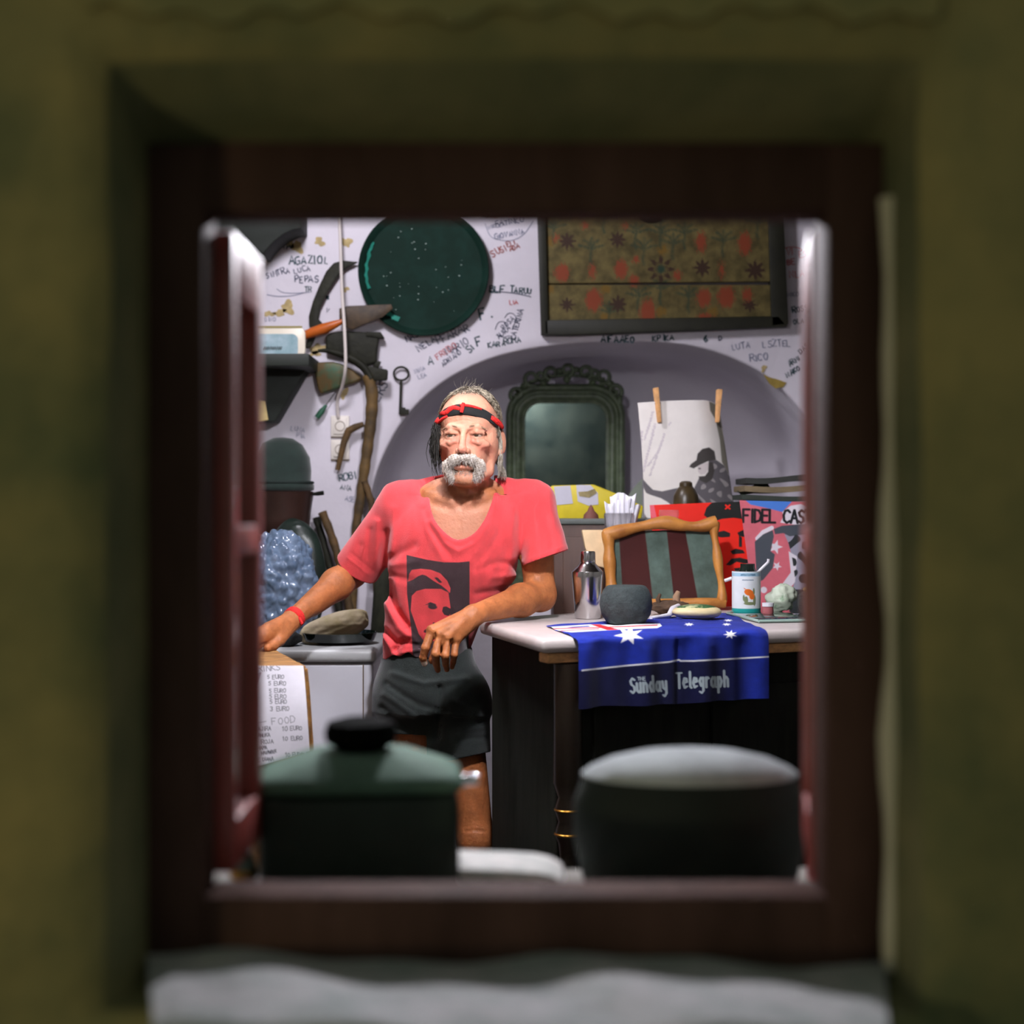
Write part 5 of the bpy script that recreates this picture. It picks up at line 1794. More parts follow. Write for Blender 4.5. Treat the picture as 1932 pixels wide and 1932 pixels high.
# magazines stacked on the cabinet
cols = [((62, 58, 44), 'olive', 'lowest in the pile'), ((116, 108, 88), 'tan', 'second from the bottom of the pile'), ((48, 56, 48), 'dark green', 'third in the pile'), ((120, 104, 76), 'brown-edged', 'fourth in the pile, its edge curling'), ((44, 46, 42), 'black', 'topmost in the pile')]
zc = CZ
for i, (cc, nm, wh_) in enumerate(cols):
    xa, xb = P(1386 + i * 4, 0, 4.2).x, P(1640, 0, 4.2).x
    th = 0.014 if i < 3 else 0.016
    V, Fc = [], []
    n = 14
    for side in (0, 1):
        for j in range(2):
            for q in range(n + 1):
                s = q / n
                x = xa + (xb - xa) * s
                y = (4.125 + 0.004 * i) + 0.20 * j
                z = zc + th * side + 0.006 * math.sin(s * 7 + i) * (1 if side or i else 0) * (i / 4) + 0.004 * (i % 2) * s
                V.append((x, y, z))
    m1 = n + 1
    for side in (0, 1):
        b_ = side * 2 * m1
        for q in range(n):
            Fc.append((b_ + q, b_ + q + 1, b_ + m1 + q + 1, b_ + m1 + q))
    for j in range(2):
        for q in range(n):
            a_, b_ = j * m1, 2 * m1 + j * m1
            Fc.append((a_ + q, a_ + q + 1, b_ + q + 1, b_ + q))
    for e in (0, n):
        Fc.append((e, m1 + e, 3 * m1 + e, 2 * m1 + e))
    bm = bmesh.new()
    vs = [bm.verts.new(p) for p in V]
    for fc in Fc:
        bm.faces.new([vs[t] for t in fc])
    o = from_bm('stacked_magazine', bm, mat('magazine_paper_%d' % i, cc, rough=0.6, vary=0.2, scale=18, stretch=(1, 1, 12)), None, angle=30)
    tag(o, '%s worn magazine, %s on the cabinet' % (nm, wh_), 'magazine', 'magazines piled on the cabinet')
    zc += th + 0.011
o = prism('folded_booklet', [P(a, b, 4.24) for a, b in ((1392, 926), (1446, 908), (1458, 926), (1400, 934))], (0, 0.02, 0), mat('dark_booklet', (50, 56, 46), rough=0.6), None, bevel=0.002)
tag(o, 'small dark booklet tilted on top of the magazine pile', 'booklet')

# can with a dark bottle and cigarettes in it
cbse = G(1408, 1158)
cn = thing('label_can', 'white can with an orange animal and teal band, used as a holder', 'can', cbse)
rc, hc = 0.0362, 0.1070
th = np.linspace(0, 2 * math.pi, 97)


def canf(u_, v_):
    a = (u_ - 0.5) * 2 * math.pi - math.pi / 2
    return [cbse.x + rc * np.cos(a), cbse.y + rc * np.sin(a), cbse.z + 0.001 + hc * (1 - v_)]


qu, qv = np.meshgrid(np.linspace(0, 1, 161), np.linspace(0, 1, 81))
A_ = (qu - 0.5) * 2 * math.pi * rc * 1000      # mm round the can
B2 = qv * hc * 1000
teal = B2 - 93
band_ = np.minimum(B2 - 3, 12 - B2)
ora = U(sd_ell(A_, B2, 1, 52, 12, 8, 0.3), sd_poly(A_, B2, [(-10, 44), (-13, 40), (-4, 44)]), sd_ell(A_, B2, 9, 62, 7, 8))
gb = U(sd_ell(A_, B2, -6, 72, 5, 10), sd_ell(A_, B2, 16, 72, 4, 14), sd_ell(A_, B2, 4, 80, 16, 4), sd_ell(A_, B2, 14, 50, 3, 9), sd_ell(A_, B2, -12, 66, 2.5, 8))
scw = [[(-20 + i * 0.9, 8 + 2.4 * math.sin(i * 1.9)) for i in range(45)], [(-16 + i * 0.8, 21 + 1.1 * math.sin(i * 2.3)) for i in range(38)]]
scw = sd_text(A_, B2, scw, 0.6)
m_can = print_mat('can_label', (232, 236, 240), [('band', (168, 204, 224)), ('scribble', (60, 104, 134)), ('green', (120, 130, 92)), ('orange', (226, 112, 40)), ('teal', (34, 150, 146))], rough=0.3, width=0.5, vary=0.03)
sheet('label', canf, 160, 80, m_can, {'teal': teal, 'band': band_, 'scribble': scw, 'orange': ora, 'green': gb}, cn, 0.0)
lathe('tin', [(0, 0.001), (rc - 0.0008, 0.001), (rc - 0.0008, hc), (rc - 0.0016, hc + 0.001), (rc - 0.002, hc), (rc - 0.002, 0.02), (0, 0.02)], cbse, mat('dull_tin', (170, 174, 176), rough=0.3, metal=1.0), cn, 40)
dkb = lathe('dark_bottle', [(0, 0.021), (0.024, 0.021), (0.025, 0.03), (0.025, 0.095), (0.021, 0.110), (0.0185, 0.118), (0.0185, 0.127), (0, 0.128)], cbse + Vector((0.004, 0.004, 0)), mat('dark_green_glass', (18, 30, 26), rough=0.08, spec=0.7), None, 28)
tag(dkb, 'dark green glass bottle standing inside the white can', 'bottle')
o = tube('cigarette', [cbse + Vector((0.024, 0.000, 0.100)), cbse + Vector((0.042, -0.002, 0.118)), cbse + Vector((0.055, -0.003, 0.131)), cbse + Vector((0.056, -0.003, 0.139))], 0.0038, m_plast, None, 10)
tag(o, 'bent white straw leaning out of the right of the can', 'straw')
o = tube('cigarette', [cbse + Vector((-0.032, 0.030, 0.089)), cbse + Vector((-0.050, 0.034, 0.082))], 0.0045, m_plast, None, 10)
o.name = 'paper_roll'
tag(o, 'short white paper roll poking out left of the can', 'paper roll')

# mirror tray with small things
m_tray = mat('dark_mirror_glass', (40, 62, 54), rough=0.06, spec=0.8, metal=0.3, vary=0.4, scale=14)
tr = thing('mirror_tray', 'dark reflective glass tray on the right end of the marble', 'tray', G(1480, 1160))
tq = [G(1432, 1176), G(1372, 1161), G(1420, 1150), G(1640, 1150), G(1640, 1172)]
prism('glass', tq, (0, 0, 0.007), m_tray, tr, bevel=0.0015)
tube('rim', [q + Vector((0, 0, 0.005)) for q in tq[:2] + [tq[2]]], 0.0035, mat('pale_glass_edge', (150, 176, 166), rough=0.2), tr, 8)
tube('rim', [tq[0] + Vector((0, 0, 0.005)), tq[4] + Vector((0, 0, 0.005))], 0.0035, mat('pale_glass_edge', (150, 176, 166), rough=0.2), tr, 8)
TZ = SZ + 0.0072
g1 = G(1449, 1158, TZ)
jr = thing('small_jar', 'tiny pink jar with a white cap on the glass tray', 'jar', g1)
lathe('glass_body', [(0, 0), (0.013, 0), (0.014, 0.004), (0.013, 0.018)], g1, mat('dusty_pink', (170, 96, 100), rough=0.3), jr, 20)
lathe('cap', [(0.0135, 0.018), (0.0145, 0.0182), (0.0145, 0.027), (0, 0.028)], g1, m_plast, jr, 20)
g2 = G(1478, 1154, TZ)
o = blob('crumpled_wrapper', g2 + Vector((0.0, 0.02, 0.034)), (0.036, 0.024, 0.034), mat('green_white_wrapper', (196, 206, 186), rough=0.5, col2=(66, 128, 70), scale=30, thr=(0.52, 0.66)), None, amp=0.25, f=2.4, seed=8)
tag(o, 'crumpled green and white wrapper on the glass tray', 'wrapper')
g3 = G(1540, 1156, TZ)
jb_ = thing('dark_pot', 'small dark pot with a tan lid at the right of the tray', 'pot', g3)
lathe('body', [(0, 0), (0.040, 0), (0.046, 0.02), (0.044, 0.044), (0.034, 0.052)], g3, m_basalt, jb_, 28)
lathe('lid', [(0, 0.0525), (0.030, 0.0525), (0.033, 0.057), (0.030, 0.063), (0, 0.066)], g3, mat('tan_lid', (196, 160, 104), rough=0.5), jb_, 28)

# ================================================================== NICHE: ornate mirror
m_orn = mat('green_black_gesso', (74, 86, 62), rough=0.45, vary=0.35, scale=30, bump=0.5, bscale=60)
MD = 5.02
om = thing('ornate_mirror', 'dark green ornate mirror with carved crest standing in the wall niche', 'mirror', P(1068, 1105, MD + 0.03))


def rrect(l, r, t, b, rad, d, n=10):
    pts = []
    for cx, cy, a0 in ((r - rad, t + rad, -90), (r, b, 0), (l, b, 90), (l + rad, t + rad, 180)):
        if cy == b:
            pts.append(P(cx, cy, d))
            continue
        for i in range(n + 1):
            a = math.radians(a0 + 90 * i / n)
            pts.append(P(cx + rad * math.cos(a), cy + rad * math.sin(a), d))
    return np.array([p[:] for p in pts])


lps = []
for ins, dd in ((0, 0.03), (0, 0.004), (3, -0.012), (8, -0.018), (12, -0.010), (15, 0.002), (19, -0.004), (24, -0.008), (29, -0.002), (32, 0.008), (35, 0.004), (38, 0.010)):
    lps.append(rrect(954 + ins, 1180 - ins, 724 + ins, 1105 - ins * 0.6, max(62 - ins * 0.9, 20), MD + dd))
loft('moulded_frame', lps, m_orn, om)
gl = rrect(954 + 37, 1180 - 37, 724 + 37, 1105 - 22, 30, MD + 0.008)
prism('mirror_glass', gl, (0, 0.004, 0), mat('dark_foxed_mirror', (60, 70, 62), rough=0.22, metal=0.85, col2=(34, 46, 42), scale=12), om)

def scroll(cx, cy, r, a0, turns, rad):
    pts = []
    for i in range(18):
        t = i / 17
        a = math.radians(a0) + t * turns * 2 * math.pi
        rr_ = r * (1 - 0.72 * t)
        pts.append(P(cx + rr_ * math.cos(a), cy + rr_ * math.sin(a), MD - 0.01))
    return tube('scroll', pts, [rad * (1 - 0.4 * i / 17) for i in range(18)], m_orn, om, 8)


for cx, cy, r, a0, tn in ((1003, 714, 16, 60, 1.2), (1040, 704, 14, 100, 1.2), (1070, 698, 13, 80, -1.2), (1104, 702, 14, 70, -1.2), (1138, 710, 15, 120, -1.2), (1160, 738, 14, 40, -1.2), (976, 744, 14, 140, 1.2), (1020, 708, 9, 0, 1.1), (1122, 706, 9, 180, 1.1)):
    scroll(cx, cy, r, a0, tn, 0.0085)
for i, (cx, cy, rx, ry) in enumerate(((1056, 700, 9, 6), (1086, 698, 9, 6), (1025, 722, 7, 6), (1118, 722, 7, 6), (1070, 716, 7, 8), (1150, 724, 8, 7), (990, 728, 8, 7), (1169, 755, 6, 10), (966, 764, 6, 10))):
    blob('carved_leaf', P(cx, cy, MD - 0.006), (S(rx, MD), 0.012, S(ry, MD)), m_orn, om, amp=0.15, f=2, seed=i, sub=3)
tube('crest_rail', [P(x, y, MD) for x, y in ((972, 738), (1000, 722), (1040, 711), (1070, 707), (1104, 710), (1140, 720), (1166, 742))], 0.006, m_orn, om, 8)
o = prism('card', [P(a, b, 4.62) for a, b in ((1166, 1108), (1166, 962), (1196, 920), (1212, 902), (1214, 1108))], (0, 0.004, 0), mat('grey_green_card', (128, 136, 122), rough=0.8, vary=0.1), None)
tag(o, 'grey-green card with a slanted top between mirror and white poster', 'card')

# ================================================================== ON THE BACK WALL
m_iron = mat('old_dark_iron', (34, 34, 24), rough=0.65, vary=0.35, scale=24, bump=0.5, bscale=70, spec=0.3)
m_verd = mat('verdigris_copper', (14, 38, 30), rough=0.7, spec=0.15, col2=(22, 52, 44), scale=12, thr=(0.45, 0.8), bump=0.12, bscale=40)
WT = WY - 0.006


def wl(pts, d=WT):
    return [P(a, b, d) for a, b in pts]


tc_ = P(800, 513, WT)
tray = thing('copper_tray', 'large round verdigris copper tray hanging on the graffiti wall', 'tray', tc_)
rotx = Euler((math.pi / 2, 0, 0))
lathe('dish', [(0, 0.012), (0.165, 0.012), (0.180, 0.014), (0.189, 0.024), (0.199, 0.030), (0.2015, 0.027), (0.200, 0.020), (0.186, 0.004), (0.170, 0.000), (0, 0.000)], tc_, m_verd, tray, 72, rot=rotx)
rs = random.Random(3)
m_teal = mat('bright_teal', (30, 128, 110), rough=0.6, vary=0.2, scale=60)
m_speck = mat('pale_speck', (150, 170, 160), rough=0.6)


def arc_patch(name, r0, r1, a0, a1, m, parent, n=14):
    pts = []
    for i in range(n + 1):
        a = math.radians(a0 + (a1 - a0) * i / n)
        pts.append((r1 + rs.uniform(-0.003, 0.002), a))
    for i in range(n + 1):
        a = math.radians(a1 + (a0 - a1) * i / n)
        pts.append((r0 + rs.uniform(-0.003, 0.003), a))
    return prism(name, [Vector((tc_.x + r * math.cos(a), tc_.y - 0.0135 - max(0, (r - 0.165)) * 0.55, tc_.z + r * math.sin(a))) for r, a in pts], (0, 0.001, 0), m, parent)


arc_patch('teal_arc', 0.172, 0.181, 150, 198, m_teal, tray)  # brighter teal arcs along the rim
arc_patch('teal_arc', 0.160, 0.176, 222, 243, m_teal, tray)
for i in range(34):
    a, r = rs.uniform(0, 6.28), 0.155 * math.sqrt(rs.random())
    c = Vector((tc_.x + r * math.cos(a), tc_.y - 0.0125, tc_.z + r * math.sin(a)))
    q = rs.uniform(0.0012, 0.003)
    prism('fleck', [c + Vector((q * math.cos(t), 0, 0.6 * q * math.sin(t))) for t in (0, 1.26, 2.5, 3.77, 5.0)], (0, -0.0006, 0), m_speck, tray)

# painted chest panel: two boards in a dark frame
m_pfr = mat('dark_panel_frame', (32, 32, 20), rough=0.6, vary=0.3, scale=10)
pn = thing('painted_chest_front', 'old flower-painted wooden panel of two boards in a dark frame', 'panel', P(1250, 625, WT))


def flowers(X, Y, seed):
    r_ = random.Random(seed)
    return r_


def board(y0, y1, seed, name='board'):
    q = [P(1022, y0, WT - 0.022), P(1462, y0, WT - 0.022), P(1468, y1 - 4, WT - 0.022), P(1024, y1, WT - 0.022)]
    f_ = quad_map(*q)
    nu, nv = 220, max(20, int((y1 - y0) / 2))
    qu, qv = np.meshgrid(np.linspace(0, 1, nu + 1), np.linspace(0, 1, nv + 1))
    X, Y = pxs(np.stack(f_(qu, qv), -1))
    redl, dkl, gl_, yl = [np.full(X.shape, -50.0) for _ in range(4)]
    for cx, cy, rx, ry in ((1060, 515, 15, 18), (1117, 512, 7, 14), (1172, 508, 14, 18), (1120, 566, 17, 22), (1104, 424, 7, 9), (1322, 457, 11, 20), (1405, 460, 14, 22), (1328, 562, 15, 18), (1370, 560, 17, 22), (1222, 590, 16, 26), (1196, 530, 10, 12),
                           (1278, 520, 8, 10), (1410, 556, 10, 14), (1180, 425, 6, 8), (1330, 600, 16, 10), (1362, 510, 6, 14), (1050, 450, 6, 8), (1200, 490, 7, 7)):
        redl = U(redl, sd_ell(X, Y, cx, cy, rx, ry) + 2.2 * np.sin(X * 0.9 + cx) * np.sin(Y * 0.9))
    for cx, cy, r in ((1070, 455, 17), (1165, 452, 16), (1166, 574, 17), (1070, 575, 14), (1325, 505, 17), (1425, 510, 20), (1415, 575, 14), (1247, 508, 26)):
        a = np.arctan2(Y - cy, X - cx)
        d = np.hypot(X - cx, Y - cy)
        dkl = U(dkl, r * (0.72 + 0.28 * np.cos(a * 8)) - d)
    dkl = np.minimum(dkl, np.hypot(X - 1247, Y - 508) - 12)
    for cx, cy in ((1116, 470), (1140, 410), (1365, 455), (1215, 470), (1270, 460), (1247, 440), (1200, 440), (1292, 440), (1300, 560), (1247, 545), (1205, 560), (1150, 590), (1045, 430), (1430, 420)):
        for an in (-70, -35, 0, 35, 70, 180):
            a = math.radians(an - 90)
            L_ = 24 if an != 180 else 34
            gl_ = U(gl_, sd_line(X, Y, [(cx, cy), (cx + 0.5 * L_ * math.cos(a) + 3 * math.sin(an), cy + 0.6 * L_ * math.sin(a)), (cx + L_ * math.cos(a), cy + L_ * math.sin(a) * 0.85)], 1.6))
    gl_ = U(gl_, 8 - np.hypot(X - 1247, Y - 508), sd_ell(X, Y, 1235, 412, 22, 9))
    for cx, cy in ((1040, 455), (1142, 598), (1247, 588), (1250, 472), (1345, 588), (1142, 545), (1035, 545)):
        yl = U(yl, sd_ell(X, Y, cx, cy, 9, 8))
    n2 = np.sin(X * 0.7 + 3 * np.sin(Y * 0.31)) * np.sin(Y * 0.63 + 2 * np.sin(X * 0.23)) + 0.6 * np.sin(X * 1.3 + 2 * np.sin(Y * 0.9)) * np.sin(Y * 1.1 + X * 0.4)
    redl, dkl, gl_, yl = redl + 5 * n2 - 1.5, dkl + 3 * n2, gl_ + 1.6 * n2 - 0.4, yl + 5 * n2
    m = print_mat('painted_board_%d' % seed, (94, 83, 48), [('yellow', (112, 86, 34)), ('green', (42, 60, 46)), ('brown', (60, 42, 32)), ('red', (132, 62, 38))], rough=0.65, width=3.0, vary=0.38, scale=26, spec=0.3)
    o = sheet(name, f_, nu, nv, m, {'yellow': yl, 'green': gl_, 'brown': dkl, 'red': redl}, pn, 0.016)
    return o


board(350, 535, 1)
board(537.5, 606, 2)
for nm, pts in (('left_rail', ((1012, 345), (1029, 345), (1035, 630), (1021, 632))), ('right_rail', ((1448, 345), (1476, 345), (1488, 612), (1456, 616))), ('bottom_rail', ((1028, 604), (1470, 596), (1487, 616), (1350, 622), (1080, 632), (1028, 632)))):
    prism(nm, wl(pts, WT - 0.034), (0, 0.034, 0), m_pfr, pn, bevel=0.003)
blob('lock_boss', P(1225, 410, WT - 0.03), (0.030, 0.010, 0.013), m_iron, pn, amp=0.05, sub=3)
blob('nail_head', P(1222, 409, WT - 0.042), (0.004, 0.004, 0.004), mat('silver_metal', (220, 222, 226)), pn, amp=0, sub=2)

# tools
sk = thing('sickle', 'long curved iron sickle blade hanging left of the round tray', 'sickle', P(600, 600, WT))
prism('blade', wl([(676, 494), (646, 491), (629, 496), (615, 512), (602, 539), (590, 568), (582, 597), (583, 614), (586, 622), (578, 647), (576, 657), (586, 655), (596, 634), (608, 609), (600, 601), (604, 580), (619, 549), (639, 518), (654, 505)], WT - 0.02), (0, 0.012, 0), m_iron, sk, bevel=0.003)
cv = thing('cleaver', 'broad rusty cleaver with an orange-brown wooden handle below the tray', 'cleaver', P(650, 610, WT))
prism('blade', wl([(640, 582), (655, 577), (738, 574), (741, 582), (722, 598), (690, 610), (664, 622), (650, 616), (640, 606)], WT - 0.046), (0, 0.006, 0), mat('rusty_blade', (70, 54, 36), rough=0.6, vary=0.4, scale=30), cv, bevel=0.0015)
tube('handle', [P(571, 634, WT - 0.030), P(590, 627, WT - 0.034), P(612, 620, WT - 0.038), P(632, 612, WT - 0.042), P(646, 606, WT - 0.044)], [0.013, 0.0155, 0.017, 0.012, 0.007], mat('orange_brown_handle', (186, 92, 30), rough=0.35, vary=0.2, scale=20), cv, 14)
ib = thing('iron_bell', 'dark square iron bell hung upside down beside the white cord', 'bell', P(665, 690, WT))
prism('body', wl([(614, 634), (622, 628), (645, 624), (668, 625), (716, 628), (712, 660), (710, 684), (690, 690), (659, 672), (614, 664)], WT - 0.030), (0, 0.024, 0), m_iron, ib, bevel=0.007, seg=3)
prism('lip', wl([(690, 626), (718, 626), (725, 637), (716, 638), (690, 634)], WT - 0.034), (0, 0.028, 0), m_iron, ib, bevel=0.002)
prism('lug', wl([(708, 680), (719, 682), (714, 694), (704, 691)], WT - 0.024), (0, 0.014, 0), m_iron, ib, bevel=0.002)
pk = thing('adze', 'old adze with a curved iron head and long brown wooden handle', 'adze', P(690, 720, WT))
hp = [Vector(q) for q in smooth_pts([np.array(P(a, b, WT - 0.055)) for a, b in ((600, 662), (618, 662), (646, 670), (672, 682), (690, 698), (700, 716))], 5)]
tube('iron_head', hp, [0.006 + 0.012 * min(1, i / 14) for i in range(len(hp))], m_iron, pk, 10, flat=0.7)
prism('poll', wl([(690, 690), (731, 697), (730, 717), (694, 719)], WT - 0.066), (0, 0.028, 0), m_iron, pk, bevel=0.004)
hp = [Vector(q) for q in smooth_pts([np.array(P(a, b, d)) for a, b, d in ((696, 708, WT - 0.05), (702, 745, WT - 0.05), (700, 790, WT - 0.045), (694, 840, WT - 0.04), (687, 890, WT - 0.035), (680, 940, WT - 0.03), (673, 990, WT - 0.025), (668, 1050, WT - 0.02), (666, 1150, WT - 0.02))], 5)]
tube('handle', hp, [0.020 - 0.008 * i / (len(hp) - 1) + 0.0012 * math.sin(i * 1.7) for i in range(len(hp))], mat('olive_brown_branch', (112, 86, 46), rough=0.7, col2=(64, 50, 30), scale=14), pk, 12)
bb_ = thing('bronze_bell', 'tilted brown and green bronze bell below the iron bell', 'bell', P(620, 715, WT))
prism('body', wl([(591, 684), (625, 682), (642, 685), (666, 698), (683, 714), (674, 721), (650, 728), (604, 744), (599, 732), (593, 704)], WT - 0.040), (0, 0.032, 0), mat('brown_green_bronze', (84, 66, 34), rough=0.5, col2=(30, 84, 62), scale=16, thr=(0.45, 0.68), metal=0.3), bb_, bevel=0.007, seg=3)
hk = thing('hooked_branch', 'short hooked wooden branch hanging from the adze handle', 'branch', P(650, 850, WT))
m_br = mat('brown_branch', (98, 72, 38), rough=0.75, col2=(62, 48, 28), scale=18)
tube('stem', [P(686, 800, WT - 0.03), P(670, 806, WT - 0.028), P(656, 814, WT - 0.026)], [0.008, 0.011, 0.012], m_br, hk, 10)
tube('hook', [P(658, 812, WT - 0.026), P(649, 835, WT - 0.024), P(643, 860, WT - 0.022), P(637, 887, WT - 0.02)], [0.012, 0.0105, 0.009, 0.008], m_br, hk, 10)
gb_ = thing('green_brush', 'small green bottle-shaped brush hanging on a thin cord', 'brush', P(604, 780, WT))
tube('cord', [P(634, 738, WT - 0.012), P(624, 752, WT - 0.014), P(614, 766, WT - 0.012)], 0.0016, m_iron, gb_, 6)
tube('brush_body', [P(616, 764, WT - 0.014), P(607, 776, WT - 0.014), P(598, 788, WT - 0.014)], [0.004, 0.0095, 0.0085], mat('green_bristle', (32, 84, 60), rough=0.5), gb_, 10)
ky = thing('iron_key', 'large old iron key hanging on the wall left of the niche', 'key', P(757, 740, WT))
ring = [P(757 + 14 * math.cos(a), 705 + 12.5 * math.sin(a), WT - 0.008) for a in [2 * math.pi * i / 24 for i in range(25)]]
tube('bow', ring, 0.0034, m_iron, ky, 8)
tube('shank', [P(757, 716, WT - 0.008), P(756, 745, WT - 0.008), P(755, 782, WT - 0.008)], [0.0045, 0.0042, 0.0046], m_iron, ky, 8)
prism('bit', wl([(755, 768), (765, 769), (765, 772), (772, 772), (771, 782), (754, 783)], WT - 0.013), (0, 0.008, 0), m_iron, ky, bevel=0.001)
cd_ = tube('cable', [Vector(q) for q in smooth_pts([np.array(P(a, b, d)) for a, b, d in ((636, 330, WT - 0.05), (642, 450, WT - 0.05), (645, 540, WT - 0.06), (650, 620, WT - 0.105), (652, 690, WT - 0.11), (646, 728, WT - 0.07), (637, 755, WT - 0.03), (638, 788, WT - 0.012))], 8)], 0.0052, mat('dirty_white_cable', (206, 196, 190), rough=0.5), None, 10)
tag(cd_, 'dirty white electric cable hanging down over the bells to the wall sockets', 'cable')
m_sock = mat('ivory_socket', (222, 214, 204), rough=0.4)
m_gap = mat('brown_line', (120, 104, 88), rough=0.8)
for i, (y0, y1, lb) in enumerate(((784, 824, 'upper ivory wall socket at the end of the white cable'), (829, 867, 'lower ivory wall socket half behind the hooked branch'))):
    so = thing('wall_socket', lb, 'socket', P(641, (y0 + y1) / 2, WT), 'wall sockets')
    prism('plate', wl([(624, y0), (659, y0), (659, y1), (624, y1)], WT - 0.004), (0, 0.010, 0), m_sock, so, bevel=0.003)
    prism('insert', wl([(629, y0 + 5), (654, y0 + 5), (654, y1 - 5), (629, y1 - 5)], WT - 0.009), (0, 0.006, 0), m_sock, so, bevel=0.002)
    rg = [P(641.5 + 9 * math.cos(a), (y0 + y1) / 2 + 9 * math.sin(a), WT - 0.0095) for a in [2 * math.pi * k / 20 for k in range(21)]]
    tube('ring', rg, 0.0012, m_gap, so, 6)
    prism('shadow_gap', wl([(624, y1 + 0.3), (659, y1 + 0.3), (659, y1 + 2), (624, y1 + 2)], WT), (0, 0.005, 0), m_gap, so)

# sticks leaning on the wall
for i, (pts, r, lb) in enumerate(((((597, 976), (612, 1030), (630, 1100), (642, 1160)), 0.012, 'dark knotty stick leaning on the wall, left of a pair'), (((608, 966), (625, 1010), (642, 1066), (660, 1150)), 0.013, 'brown knotty stick leaning on the wall, right of a pair'),
                                  (((688, 908), (697, 936), (706, 970), (716, 1010)), 0.0105, 'short brown stick beside the lower end of the adze handle'), (((700, 940), (708, 1060), (712, 1200)), 0.011, 'thin greenish stick standing behind the man'))):
    a = [Vector(q) for q in smooth_pts([np.array(P(x, y, WT - 0.03 - 0.045 * (i % 2) - 0.02 * (i // 2) - 0.004 * k)) for k, (x, y) in enumerate(pts)], 5)]
    e = a[-1] + (a[-1] - a[-2]).normalized() * 0.02
    a.append(Vector((e.x, e.y, 0.90)) if False else e)
    # run on down to the floor
    dr = (a[-1] - a[-3]).normalized()
    t = (a[-1].z - 0.01) / max(-dr.z, 0.2)
    a.append(a[-1] + Vector((0.03 * (1 if i % 2 else 0.3), -0.02, -1)) * (a[-1].z - 0.008))
    o = tube('stick', a, [r * (1 + 0.10 * math.sin(k * 2.1 + i)) for k in range(len(a))], m_br if i != 0 else m_iron, None, 9)
    tag(o, lb, 'stick', 'sticks leaning on the back wall')
o = blob('cloth_roll', (P(722, 1170, 4.42).x, 4.42, 0.585), (0.040, 0.05, 0.575), mat('dark_olive_cloth', (40, 42, 26), rough=0.85, vary=0.5, scale=16, bump=0.5, bscale=40), None, amp=0.10, f=1.8, seed=6)
tag(o, 'tall dark olive cloth roll standing behind the man', 'cloth roll')

# ================================================================== LEFT: shelf, pots, freezer, crate
m_shelf = mat('green_black_shelf', (24, 30, 22), rough=0.6, vary=0.2, scale=8)
SHZ = P(0, 667, 4.36).z
sx0, sx1 = -1.02, P(583, 0, 4.36).x
shf = thing('wall_shelf', 'dark wooden wall shelf at the left edge with a slanting bracket', 'shelf', (sx0 + 0.2, 4.48, SHZ - 0.036))
box('board', (sx0, 4.36, SHZ - 0.036), (sx1, WY - 0.002, SHZ), m_shelf, shf, 0.003)
prism('bracket', wl([(400, 690), (581, 690), (552, 740), (519, 796), (400, 800)], 4.50), (0, 0.09, 0), mat('black_green_bracket', (24, 30, 24), rough=0.7, vary=0.3, scale=12), shf, bevel=0.004)
cb_ = prism('corbel', wl([(380, 330), (569, 330), (568, 431), (553, 433), (534, 442), (516, 456), (504, 469), (497, 480), (380, 480)], 4.46), (0, WY - 4.463, 0), mat('dark_corbel_wood', (18, 24, 17), rough=0.7, vary=0.3, scale=10), None, bevel=0.004)
tag(cb_, 'dark wooden corbel with a rounded cut-out at the top left of the wall', 'corbel')
# cream oval-cornered tin tray on the shelf
tn = thing('tin_tray', 'cream tin tray with rounded corners and a gold rim standing on the shelf', 'tray', P(500, 667, 4.50))


def rr2(l, r, t, b, rad, d, n=7):
    pts = []
    for cx, cy, a0 in ((r - rad, t + rad, -90), (r - rad, b - rad, 0), (l + rad, b - rad, 90), (l + rad, t + rad, 180)):
        for i in range(n + 1):
            a = math.radians(a0 + 90 * i / n)
            pts.append(P(cx + rad * math.cos(a), cy + rad * math.sin(a), d))
    return pts


DT = 4.50
zb = 966 - (SHZ + 0.001 - CAM_Z) * F_PX / DT
prism('plate', rr2(400, 576, 616, zb, 15, DT), (0, 0.014, 0), mat('cream_enamel', (226, 216, 196), rough=0.35, vary=0.05), tn, bevel=0.003)
prism('gold_line', rr2(404, 570, 615, 618.5, 1.4, DT - 0.002), (0, 0.004, 0), mat('olive_gold', (150, 136, 76), rough=0.4), tn)
prism('blue_centre', rr2(400, 562, 630, zb - 1.5, 11, DT - 0.0022), (0, 0.002, 0), mat('pale_blue_grey', (176, 196, 204), rough=0.25, vary=0.08, scale=14, col2=(128, 160, 166)), tn)
ribbons('scribble', [[(496 + i * 1.1, 657 + 4 * math.sin(i * 1.7)) for i in range(34)]], lambda a, b: P(a, b, DT - 0.0035), 1.3, m_iron, tn)

